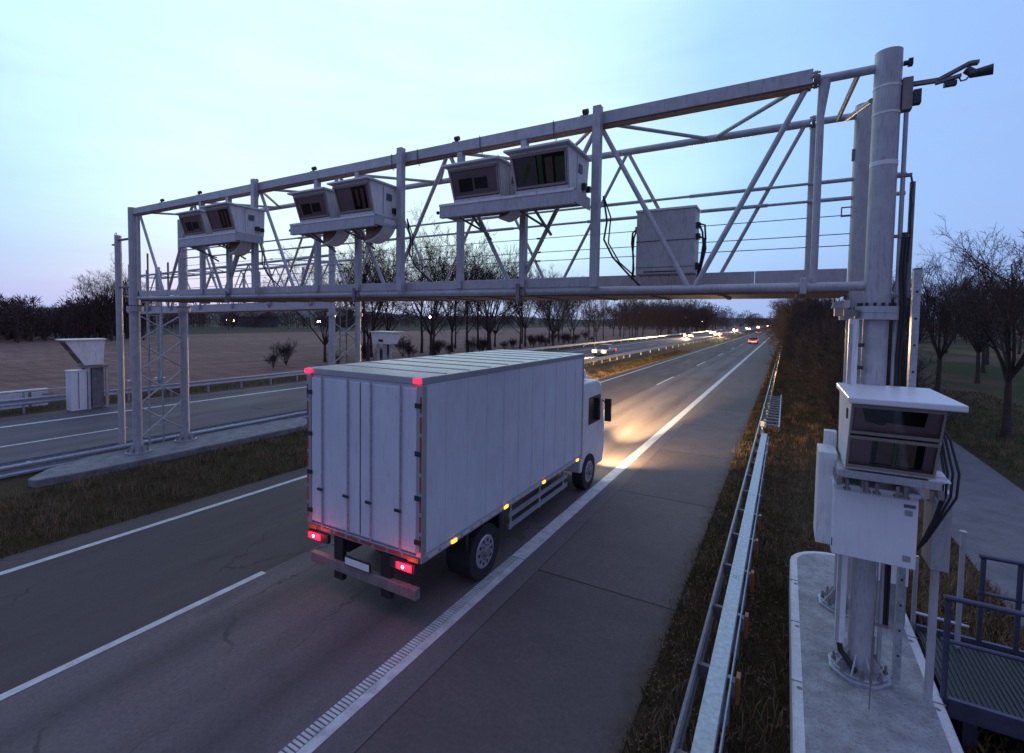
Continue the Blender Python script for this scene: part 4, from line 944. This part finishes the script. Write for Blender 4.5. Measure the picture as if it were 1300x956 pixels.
for s in (-1, 1):
    MB().box(min(s*1.152,s*1.158), max(s*1.152,s*1.158), 7.0, 7.95, 1.75, 2.5).build('side_window', M['lens'], cb_)
    MB().box(min(s*1.25,s*1.42), max(s*1.25,s*1.42), 8.05, 8.15, 1.7, 2.35).bar((s*1.16,8.1,2.3),(s*1.3,8.1,2.2), .03,.03).build('mirror', M['darkplastic'], cb_)
    MB().box(s*.85-.17, s*.85+.17, 8.385, 8.43, .62, .82).build('headlamp', M['head'], tr)
MB().hexa([(-1.0,8.345,1.75),(1.0,8.345,1.75),(1.0,8.352,1.75),(-1.0,8.352,1.75),(-1.0,8.09,2.65),(1.0,8.09,2.65),(1.0,8.10,2.65),(-1.0,8.10,2.65)]).build('windscreen', M['lens'], cb_)
def headlight_spot(parent, x, y, z, power, aim=(0,1,-.05), size=70, col=(1.0,.66,.32), blend=.8):
    l = bpy.data.lights.new('headlight_beam', 'SPOT'); l.energy = power; l.spot_size = R(size); l.spot_blend = blend; l.color = col; l.shadow_soft_size = .10
    o = bpy.data.objects.new('headlight_beam', l); COL.objects.link(o); o.parent = parent; o.location = (x,y,z); o.rotation_euler = Vector(aim).to_track_quat('-Z','Y').to_euler(); return o
for s in (-1, 1):
    headlight_spot(tr, s*.85, 8.80, .85, 2000, (.04, 1, -.09), 125, blend=1.0)
    headlight_spot(tr, s*.85, 8.80, .85, 150000, (.03*s-.12, 1, .040), 32, blend=1.0)

# ---------------------------------------------------------------- cars
def make_car(label, loc, away, front_mat='head', rear_mat='red_lens', paint=(.10,.10,.12), group=None, power=0, s=1.0, lk=1.0):  # lk oversizes the lamps, standing in for their glare halo
    """origin: ground, rear bumper centre when driving away (+Y); oncoming cars are turned round"""
    t = thing('car', label, 'car', loc, 0 if away else math.pi, group)
    pm = mat('car_paint', paint, .3, .2, .05, 3.0)
    pr = [(0,.32),(0,.72),(.05,.86),(.45,.93),(.75,.95),(3.15,.90),(4.15,.74),(4.28,.60),(4.3,.32)]
    b_ = MB().prism(pr, 'x', -.87, .87).build('body', pm, t, bevel=.06)
    hx = .84; tx = .62
    v = [(-hx,.42,.92),(hx,.42,.92),(hx,3.25,.91),(-hx,3.25,.91),(-tx,.85,1.42),(tx,.85,1.42),(tx,2.35,1.43),(-tx,2.35,1.43)]
    MB().hexa(v).build('cabin_glass', M['lens'], t, bevel=.05)
    MB().hexa([(-tx+.0,.88,1.425),(tx-.0,.88,1.425),(tx,2.32,1.432),(-tx,2.32,1.432),(-tx+.04,.95,1.46),(tx-.04,.95,1.46),(tx-.04,2.25,1.465),(-tx+.04,2.25,1.465)]).build('roof', pm, t, bevel=.01)
    for sx in (-1, 1):
        for yy in (.85, 3.45): wheel(t, sx*.78, yy, .32, .2, sx)
        MB().box(sx*.66-.16*lk, sx*.66+.16*lk, -.025, -.001, .71-.09*lk, .71+.09*lk).build('tail_lamp', M[rear_mat], t)
        hl = MB().box(sx*.62-.19*lk, sx*.62+.17*lk, 4.285, 4.34, .64-.10*lk, .64+.10*lk).build('headlamp', M['head_warm'], t, bevel=.02)
        MB().cyl((sx*.62, 4.341, .64), (sx*.62, 4.36, .64), .085*lk, n=14).build('bulb', M[front_mat], hl)
        MB().box(min(sx*.88,sx*1.02), max(sx*.88,sx*1.02), 2.75, 2.85, .92, 1.06).build('mirror', pm, t)
    MB().box(-.26,.26,-.022,-.002,.45,.56).build('number_plate', M['reflector'], t)
    if power: headlight_spot(t, 0, 4.45, .65, power, (0,1,-.02), 40, blend=1.0)
    return t
OC = 'oncoming cars with lit headlamps'; AW = 'cars driving away with red tail lamps'
make_car('oncoming car with white headlamps, nearest of those on the opposite carriageway', (-20.7, 63.5, 0), False, 'head', group=OC, power=20000, paint=(.30,.30,.32), lk=1.8)
make_car('oncoming car with yellowish headlamps, between the nearest oncoming car and the brightest headlamps', (-24.3, 148, 0), False, 'head_amber', group=OC, power=30000, lk=2.2)
make_car('oncoming car with the brightest orange-white headlamps on the opposite carriageway', (-19.8, 178, 0), False, 'head_far', group=OC, power=90000, lk=3.4)
make_car('oncoming car behind the brightest pair of headlamps', (-21.3, 262, 0), False, 'head_far', group=OC, power=60000, lk=3.0)
for i, (x, y, lb) in enumerate(((-24.6, 400, 'first of the far oncoming cars in the distant cluster of headlamps'), (-20.8, 470, 'second of the far oncoming cars in the distant cluster of headlamps'), (-24.6, 560, 'third of the far oncoming cars in the distant cluster of headlamps'), (-20.8, 700, 'fourth of the far oncoming cars in the distant cluster of headlamps'), (-24.6, 205, 'oncoming car in the outer lane, level with the gap between the two brightest'), (-24.6, 300, 'oncoming car in the outer lane just nearer than the distant cluster'), (-20.8, 345, 'oncoming car in the inner lane at the near end of the distant cluster'), (-24.6, 860, 'farthest of the oncoming cars in the distant cluster of headlamps'))):
    make_car(lb, (x, y, 0), False, 'head_far', group=OC, lk=3.6)
make_car('dark car driving away in the inside lane, tail lamps lit, nearest ahead of the lorry', (-6.1, 116, 0), True, 'head', 'red_hot', (.22,.05,.05), AW, 9000)
make_car('car driving away in the outside lane with braking lamps, beyond the nearest car', (-9.9, 225, 0), True, 'head', 'red_hot', (.08,.08,.10), AW, 9000)
make_car('first of the three farthest cars driving away, small red lamps near the horizon', (-6.1, 340, 0), True, 'head', 'red_hot', group=AW, lk=1.7)
make_car('second of the three farthest cars driving away, small red lamps near the horizon', (-9.9, 430, 0), True, 'head', 'red_hot', group=AW, lk=1.7)
make_car('last of the three farthest cars driving away, small red lamps near the horizon', (-6.1, 560, 0), True, 'head', 'red_hot', group=AW, lk=1.7)

# ---------------------------------------------------------------- bare trees
def grow(seed, height, fork, r0, limbs=6, spread=.55, levels=4, sides=(7,5,4,3,3), twig=.010, gnarl=.12, kids=(4,5,4,3), upright=.35, straight=False):
    rnd = random.Random(seed); trunk = MB(); crown = MB()
    def seg(mb, pts, rad, n):
        rings = []; prev = None
        for i, p in enumerate(pts):
            d = (pts[min(i+1,len(pts)-1)] - pts[max(i-1,0)]).normalized()
            if prev is None:
                upv = Vector((0,0,1)) if abs(d.z) < .9 else Vector((1,0,0)); u = d.cross(upv).normalized()
            else:
                u = prev - d*prev.dot(d); u = u.normalized() if u.length > 1e-5 else d.orthogonal().normalized()
            prev = u; w = d.cross(u)
            rings += [p + (u*math.cos(2*math.pi*k/n) + w*math.sin(2*math.pi*k/n))*rad[i] for k in range(n)]
        mb.add(rings, [(i*n+k, i*n+n+k, i*n+n+(k+1) % n, i*n+(k+1) % n) for i in range(len(pts)-1) for k in range(n)], n > 3)
    def rv(a): return Vector((rnd.uniform(-a,a), rnd.uniform(-a,a), rnd.uniform(-a,a)))
    def branch(p, d, ln, r, lv):
        ns = 4 if lv < 2 else (3 if lv == 2 else 2); pts = [p]; rad = [r]; dd = d.copy()
        for i in range(ns):
            dd = (dd + rv(gnarl*(1+lv*.5)) + Vector((0,0,upright*.12))).normalized()
            pts.append(pts[-1] + dd*ln/ns); rad.append(max(twig*.6, r*(1-.75*(i+1)/ns)))
        seg(crown, pts, rad, sides[min(lv, len(sides)-1)])
        if lv >= levels: return
        nk = kids[min(lv, len(kids)-1)]
        for k in range(nk):
            f = .30 + .68*(k+rnd.random()*.7)/nk; j = min(int(f*ns), ns-1); q = pts[j].lerp(pts[j+1], f*ns-j)
            ax = (pts[j+1]-pts[j]).normalized(); pr = ax.cross(rv(1)).normalized()
            ang = rnd.uniform(.45, .95); nd = (ax*math.cos(ang) + pr*math.sin(ang) + Vector((0,0,upright*.35))).normalized()
            branch(q, nd, ln*rnd.uniform(.42,.66)*(1.15-f*.35), max(twig, r*(1-.55*f)*.60), lv+1)
    lean = rv(.03); lean.z = 0
    if straight:   # trunk runs to the top, limbs leave it all the way up
        pts = [Vector((0,0,0))]; n_ = 8
        for i in range(n_): pts.append(pts[-1] + (Vector((0,0,1)) + rv(.07)).normalized()*height*.93/n_)
        rad = [r0*(1.2 if i == 0 else 1)*(1-.92*i/n_) for i in range(n_+1)]; seg(trunk, pts, rad, 8)
        for k in range(limbs):
            f = fork/height + (1-fork/height)*(k+rnd.random())/limbs; f = min(f*.93, .97); j = min(int(f*n_), n_-1); q = pts[j].lerp(pts[j+1], f*n_-j)
            a = rnd.uniform(0, 6.283); ang = rnd.uniform(.5,.9); nd = Vector((math.cos(a)*math.sin(ang), math.sin(a)*math.sin(ang), math.cos(ang)))
            branch(q, nd, height*spread*rnd.uniform(.75,1.1)*(1.1-.75*(f-fork/height)), rad[j]*.45, 1)
    else:
        pts = [Vector((0,0,-.1))]; n_ = 4
        for i in range(n_): pts.append(pts[-1] + (Vector((0,0,1)) + lean + rv(.04)).normalized()*fork/n_)
        rad = [r0*1.35] + [r0*(1-.08*i) for i in range(1, n_+1)]; seg(trunk, pts, rad, 10)
        for k in range(limbs):
            a = 6.283*k/limbs + rnd.uniform(-.4,.4); ang = rnd.uniform(.25, 1.0)*spread*1.6; nd = Vector((math.cos(a)*math.sin(ang), math.sin(a)*math.sin(ang), math.cos(ang)))
            branch(pts[-1] - Vector((0,0,rnd.uniform(0,.25)*fork*.4)), nd, (height-fork)*rnd.uniform(.62,.85), r0*rnd.uniform(.42,.6), 0)
    return trunk, crown
def make_tree(seed, label, loc, group, cat='tree', name='bare_tree', **kw):
    t = thing(name, label, cat, loc, 0, group); a, c = grow(seed, **kw)
    a.build('trunk', M['bark'], t); c.build('crown', M['bush' if cat == 'bush' else 'twig'], t); return t
GL = 'bare trees lined up beyond the opposite carriageway'
lab_alder = 'tall leafless tree with a thin straight trunk in the row beyond the opposite carriageway'
lab_fork = 'leafless tree with forked spreading limbs in the row beyond the opposite carriageway'
A = [make_tree(11, lab_alder, (-40, 38, 0), GL, height=14.5, fork=2.6, r0=.18, limbs=18, spread=.36, levels=4, kids=(4,5,4,3), straight=True, twig=.018, upright=.5),
     make_tree(12, lab_alder, (-36, 52, 0), GL, height=15, fork=3.0, r0=.19, limbs=20, spread=.32, levels=4, kids=(4,5,4,3), straight=True, twig=.018, upright=.5),
     make_tree(13, lab_fork, (-38, 47, 0), GL, height=14.5, fork=2.6, r0=.24, limbs=7, spread=.50, levels=4, kids=(5,5,4,3), twig=.018, upright=.5, gnarl=.15),
     make_tree(14, lab_fork, (-38, 60, 0), GL, height=13, fork=3.2, r0=.20, limbs=6, spread=.46, levels=4, kids=(5,5,4,3), twig=.018, upright=.55, gnarl=.15)]
CH.clear()
rnd = random.Random(5)
row = [(-40.5,33.5,2,.72),(-37.5,36.5,3,.86),(-43,38.5,1,.80),(-41,41,2,.84),(-36.2,43,0,.96),(-44,45,3,.85),(-42,49,1,.98),(-39,53,3,.95),(-36.8,57,2,.98),(-43,58,0,.85),(-40,62,0,1.0),(-36.0,66,1,.85),(-42,69,2,.85),(-38.5,73,3,1.0),(-35.5,78,2,.82),(-42,80,1,.8),(-40,84,0,.9),(-36,88,3,.85),(-43,92,2,.8)]
y = 94
while y < 270:
    row.append((rnd.uniform(-47,-39), y, rnd.randrange(4), rnd.uniform(.45,.9))); row.append((rnd.uniform(-39,-34.5), y+rnd.uniform(0,4), rnd.randrange(4), rnd.uniform(.5,.88))); y += rnd.uniform(2.5,8.5)
for (x, y, v, s) in row:
    o = dup(A[v], (x + rnd.uniform(-.8,.8), y + rnd.uniform(-1.5,1.5), 0), rnd.uniform(0,6.28), [lab_alder, lab_fork][v > 1], GL, s*rnd.uniform(.94,1.06))
# orchard trees right of the service path
GR = 'bare orchard trees right of the service path'
r1 = make_tree(21, 'bare spreading tree at the far right, nearest of those beside the service path', (8.1, 27.4, 0), GR, height=8.3, fork=2.5, r0=.155, limbs=9, spread=.52, levels=4, kids=(5,5,4,3), twig=.009, upright=.55, gnarl=.16)
r2 = make_tree(22, 'bare tree forked low, behind the big pillar on the right', (8.9, 42, 0), GR, height=9.2, fork=2.6, r0=.16, limbs=8, spread=.48, levels=4, kids=(5,5,4,3), twig=.010, upright=.5, gnarl=.16)
CH.clear()
lr = 'small bare tree in the meadow beyond the two nearest orchard trees'
for (x, y, v, s) in ((13.5,52,0,1.05),(11.0,60,1,.95),(17,64,0,1.1),(12,80,1,1.1),(21,78,0,1.2),(26,70,1,1.15),(16,98,0,1.2),(23,104,1,1.2),(30,95,0,1.2),(34,112,1,1.3)):
    dup([r1, r2][v], (x, y, 0), rnd.uniform(0,6.28), lr, 'small bare trees in the meadow', s)
# thicket and trees on the right bank
GB = 'bare bushes crowding the bank right of the guardrail'
lb_ = 'dense leafless bush on the bank between the guardrail and the service path'
B_ = [make_tree(31, lb_, (2.6, 24, 0), GB, 'bush', 'bare_bush', height=4.2, fork=.35, r0=.10, limbs=11, spread=.55, levels=3, kids=(6,6,5), twig=.012, upright=.5, gnarl=.2),
      make_tree(32, lb_, (2.9, 29, 0), GB, 'bush', 'bare_bush', height=4.6, fork=.3, r0=.10, limbs=12, spread=.50, levels=3, kids=(6,6,5), twig=.012, upright=.6, gnarl=.2)]
CH.clear()
y = 20.5; i = 0
while y < 230:
    s = min(.72 + (y-20)*.014, 1.55); w = min(1.0 + (y-20)*.03, 3.0)
    for dx in ((0,) if y < 26 else (-.5, .6)):
        x = 2.75 + dx*w*.8 + rnd.uniform(-.2,.2)
        dup(B_[i % 2], (x, y + rnd.uniform(-.4,.4), 0), rnd.uniform(0,6.28), lb_, GB, s*rnd.uniform(.88,1.1)); i += 1
    y += 1.5 + (y-20)*.035
lt = 'leafless tree rising out of the bushes on the right bank'
for k, (x, y, v, s) in enumerate(((3.0,48,2,.50),(3.2,62,3,.60),(3.0,82,0,.62),(3.4,105,2,.72),(2.6,130,1,.8),(3.5,160,3,.9),(2.0,200,2,1.0),(1.0,240,3,1.1),(.5,290,2,1.2))):
    dup(A[v], (x, y, 0), rnd.uniform(0,6.28), lt, 'leafless trees on the right bank', s)

# far-off woods: each one mass
def wood(name, spots, seed, scale=1.0, h=(6,9), dense=90, tw=.05):
    r_ = random.Random(seed); mb = MB()
    for (x, y) in spots:
        H = r_.uniform(*h)*scale*(1 + .22*math.sin(y*.31+x*.05) + .12*math.sin(y*.9+1)) * (1.25 if r_.random() < .08 else 1)
        v = []; f = []
        def stick(p, q, a):
            d = (q-p); u = d.orthogonal().normalized()*a; w = d.cross(u).normalized()*a; o = len(v)
            v.extend([p+u, p-u*.5+w*.87, p-u*.5-w*.87, q]); f.extend([(o,o+1,o+3),(o+1,o+2,o+3),(o+2,o,o+3)])
        base = Vector((x,y,0)); stick(base, base+Vector((0,0,H*.9)), .16)
        for k in range(dense):
            z = H*(.08+.9*r_.random()**.8); rr = H*.34*math.sqrt(max(.05, 1-((z/H-.45)/.6)**2)); a = r_.uniform(0,6.283); q = r_.random()**.5*rr
            p = base + Vector((math.cos(a)*q, math.sin(a)*q, z)); e = p + Vector((math.cos(a)*.5+r_.uniform(-.5,.5), math.sin(a)*.5+r_.uniform(-.5,.5), r_.uniform(.3,1.3)))*H*.10
            stick(p, e, tw*r_.uniform(.7,1.5))
        mb.add(v, f)
    return mb.build(name, M['farwood'], kind='stuff')
rn = random.Random(77)
sp1 = [(-98 - rn.random()*26 - max(0,(y-30))*.4, y) for y in [rn.uniform(14, 46) for _ in range(170)]]
w1 = wood('dark_wood', sp1, 1, 1, (4.2,7.2), 190, .06); tag(w1, 'dark leafless wood on the far side of the stubble field, far left', 'wood')
sp2 = [(-150 - rn.random()*60, rn.uniform(60, 330)) for _ in range(330)]
w2 = wood('distant_wood', sp2, 2, 1, (4.5,8), 110, .12); tag(w2, 'low distant line of woodland beyond the field', 'wood')
sp3 = [(rn.uniform(-90, -34), rn.uniform(255, 420)) for _ in range(170)]
w3 = wood('roadside_wood', sp3, 3, 1, (9,15), 130, .13); tag(w3, 'dark wood closing the view left of the vanishing motorway', 'wood')
sp4 = [(rn.uniform(1.5, 26), rn.uniform(260, 700)) for _ in range(110)] + [(rn.uniform(10, 60), rn.uniform(150, 260)) for _ in range(110)]
w4 = wood('bank_wood', sp4, 4, 1, (8,13), 130, .12); tag(w4, 'dark wood beyond the right bank and the meadow', 'wood')
sp5 = [(rn.uniform(-34,-30), rn.uniform(420, 1200)) for _ in range(60)]
w5 = wood('far_roadside_wood', sp5, 5, 1, (9,14), 110, .2); tag(w5, 'farthest trees beside the opposite carriageway', 'wood')
# lone trees on the wood's edge at the far left
GE = 'leafless trees standing proud of the dark wood'
dup(A[2], (-97, 37.0, 0), 1.0, 'bushy leafless tree rising above the dark wood at the far left', GE, .80)
dup(A[3], (-99, 38.5, 0), 4.0, 'dense leafless tree in the clump rising at the right end of the dark wood', GE, .85)
dup(A[3], (-97, 41.5, 0), 2.0, 'slender leafless tree at the right end of the dark wood', GE, .66)
# tufts of brush at the field edge
Bf = 'low leafless scrub bush at the edge of the stubble field'
for k in range(34):
    y = 26 + k*2.3; x = -34.5 - rnd.random()*6
    dup(B_[k % 2], (x, y, 0), rnd.uniform(0,6.28), Bf, 'scrub bushes at the field edge', .38*rnd.uniform(.6,1.3))

# hills on the horizon
hm = mat('hill_wood', (.045, .050, .070), .95, 0, .2, .01)
q = MB(); n = 120; v = []
for k in range(n+1):
    a = R(20 + 150*k/n); r_ = 1500; hgt = 10 + 16*(.5+.5*math.sin(k*.13+1)) + 5*math.sin(k*.41) + rn.uniform(-1,1)
    for (rr, zz) in ((r_, -1), (r_+160, hgt*.8), (r_+330, hgt), (r_+700, -2)): v.append((rr*math.cos(a), rr*math.sin(a), zz))
q.add(v, [(4*k+j, 4*k+4+j, 4*k+5+j, 4*k+1+j) for k in range(n) for j in range(3)], True)
q.build('hills', hm, kind='structure')

# far village lights and a few low buildings
bm_ = mat('village_wall', (.10,.09,.10), .9, 0, .2, .2)
def shed(label, x, y, w, d, h, lit):
    t = thing('low_building', label, 'building', (x, y, 0), 0, None)
    MB().box(-w/2,w/2,-d/2,d/2,0,h).build('wall', bm_, t)
    MB().add([(-w/2-.5,-d/2-.5,h+.01),(w/2+.5,-d/2-.5,h+.01),(w/2+.5,d/2+.5,h+.01),(-w/2-.5,d/2+.5,h+.01),(-w/2,0,h+2),(w/2,0,h+2)], [(0,1,5,4),(2,3,4,5),(0,4,3),(1,2,5),(0,3,2,1)]).build('roof', M['farwood'], t)
    for k in range(lit): MB().box(-w/2+1.5+k*4,-w/2+3.6+k*4,-d/2-.05,-d/2-.01,h*.5,h*.5+.7).build('lit_window', M['head_amber'] if k % 2 else M['lamp_white'], t)
shed('long low building with lit windows beyond the stubble field, left of its neighbour', -188, 118, 22, 9, 4.0, 2)
shed('low building with one lit window beyond the field, right of its neighbour', -176, 150, 16, 9, 4.0, 1)
def slamp(label, x, y, z, m='lamp_white', grp='distant street lamps', r_=.28):
    t = thing('street_lamp', label, 'street lamp', (x, y, 0), 0, grp)
    MB().cyl((0,0,0),(0,0,z), .07, .05, n=6).build('pole', M['steel_dark'], t)
    q = MB(); n_ = 8
    q.cyl((0,0,z),(0,0,z+r_), r_*.5, r_, n=n_).cyl((0,0,z+r_),(0,0,z+2*r_), r_, r_*.4, n=n_); q.build('lamp_head', M[m], t)
slamp('distant lamp left of the brightest headlamps, higher of two small lights', -44, 255, 6.0)
slamp('distant lamp left of the brightest headlamps, lower of two small lights', -37, 262, 4.7, r_=.2)
slamp('distant white lamp behind the bare row, above the field', -96, 118, 4.6)
slamp('distant yellow lamp at the left of the bare row, above the field', -120, 102, 4.4, 'head_amber')
slamp('white lamp in the meadow at the far right', 39, 118, 5.4, r_=.5)
slamp('red signal lamp in the meadow at the far right', 30, 112, 4.2, 'lamp_red', r_=.42)
slamp('small white lamp just above the red signal lamp', 29.6, 113, 5.6, r_=.34)
slamp('tiny pale lamp among the bushes of the right bank', 2.1, 33, 1.9, r_=.06)

# grass blades: verge, median and bank
m, t, b = node_mat('grass'); geo = t.nodes.new('ShaderNodeNewGeometry'); pos = geo.outputs['Position']
c = mix(t, mrange(t, noise(t, pos, 1.6, 5), .38, .62), (.070, .060, .024), (.155, .098, .048))
c = mix(t, mrange(t, noise(t, pos, 40, 2), .5, .7, 0, .6), c, (.16, .12, .06))
t.links.new(c, b.inputs['Base Color']); b.inputs['Roughness'].default_value = .8; b.inputs['Specular IOR Level'].default_value = .2
M['grass'] = m
def bank_z(x, y): return max(0, min(.42, .42*(-12.75-x)/2.35)) if (-16.9 < x < -12.7 and -3 < y < 15) else 0
def blades(name, zones, seed, label):
    r_ = random.Random(seed); v = []; f = []
    for (x0, x1, y0, y1, n, h) in zones:
        for _ in range(n):
            u = r_.random()**1.6; y = y0 + (y1-y0)*u; x = r_.uniform(x0, x1); a = r_.uniform(0, 6.28); w = .006*(1+u*2.5); hh = h*r_.uniform(.4,1.3); o = len(v)
            dx, dy = math.cos(a)*w, math.sin(a)*w; lx, ly = r_.uniform(-.7,.7)*hh, r_.uniform(-.7,.7)*hh
            zb = bank_z(x, y); v += [(x-dx, y-dy, zb), (x+dx, y+dy, zb), (x+lx*.4+dx*.7, y+ly*.4+dy*.7, zb+hh*.6), (x+lx, y+ly, zb+hh)]; f += [(o,o+1,o+2),(o,o+2,o+3)]
    me = bpy.data.meshes.new(name); me.from_pydata(v, [], f); me.update(); me.materials.append(M['grass'])
    o = bpy.data.objects.new(name, me); COL.objects.link(o); return tag(o, label, 'grass', kind='stuff')
blades('verge_grass', [(-1.38,.19,3.2,90,52000,.09), (.2,3.3,9.5,90,42000,.10), (1.62,3.3,2,10,9000,.12), (6,12,12,45,20000,.12)], 1, 'short brown and green grass on the verge around the guardrail')
blades('median_grass', [(-15.1,-12.5,-1,80,34000,.13), (-18.3,-16.9,-1,60,9000,.14), (-33,-29.9,0,60,9000,.16)], 2, 'rough dark grass in the central reservation')

def clumps(name, zones, seed, label, m, flat=False):
    r_ = random.Random(seed); v = []; f = []
    for (x0, x1, y0, y1, n, per, h) in zones:
        for _ in range(n):
            cy = y0 + (y1-y0)*r_.random()**1.5; cx = r_.uniform(x0, x1); sc = r_.uniform(.5, 1.4)
            for k in range(int(per*r_.uniform(.4, 1.5))):
                x = cx + r_.gauss(0, .10*sc); y = cy + r_.gauss(0, .14*sc); a = r_.uniform(0, 6.28); o = len(v)
                if flat:
                    w = r_.uniform(.012, .03); c_, s_ = math.cos(a)*w, math.sin(a)*w; z = .03 + r_.random()*.03 if x > -1.36 else .018
                    v += [(x-c_, y-s_, z), (x+s_*.6, y-c_*.6, z+.008), (x+c_, y+s_, z+.004), (x-s_*.6, y+c_*.6, z)]; f += [(o,o+1,o+2,o+3)]
                else:
                    w = .0045; dx, dy = math.cos(a)*w, math.sin(a)*w; hh = h*sc*r_.uniform(.5, 1.3); lx, ly = r_.gauss(0,.35)*hh, r_.gauss(0,.35)*hh
                    zb = bank_z(x, y); v += [(x-dx,y-dy,zb),(x+dx,y+dy,zb),(x+lx*.35+dx,y+ly*.35+dy,zb+hh*.6),(x+lx*.35-dx,y+ly*.35-dy,zb+hh*.6),(x+lx,y+ly,zb+hh)]; f += [(o,o+1,o+2,o+3),(o+3,o+2,o+4)]
    me = bpy.data.meshes.new(name); me.from_pydata(v, [], f); me.update(); me.materials.append(m)
    o = bpy.data.objects.new(name, me); COL.objects.link(o); return tag(o, label, 'grass' if not flat else 'litter', kind='stuff')
ms = mat('dead_stalks', (.24, .155, .085), .85, 0, .3, 4.0); ml = mat('dead_leaves', (.15, .082, .045), .85, 0, .4, 9.0)
clumps('dead_stalks', [(-1.3,.15,3.5,40,260,26,.16), (.3,3.2,9,60,420,30,.24), (1.7,3.2,9,18,60,40,.26), (-15.0,-12.7,0,40,420,24,.22), (-33,-30,5,50,200,24,.35), (6.1,11,14,50,240,26,.28)], 8, 'straw-coloured dead stalks scattered through the verge grass', ms)
clumps('leaf_litter', [(-1.5,.18,3.5,26,300,9,0), (.3,3.2,9,40,420,10,0)], 9, 'brown fallen leaves lying on the verge and shoulder edge', ml, True)
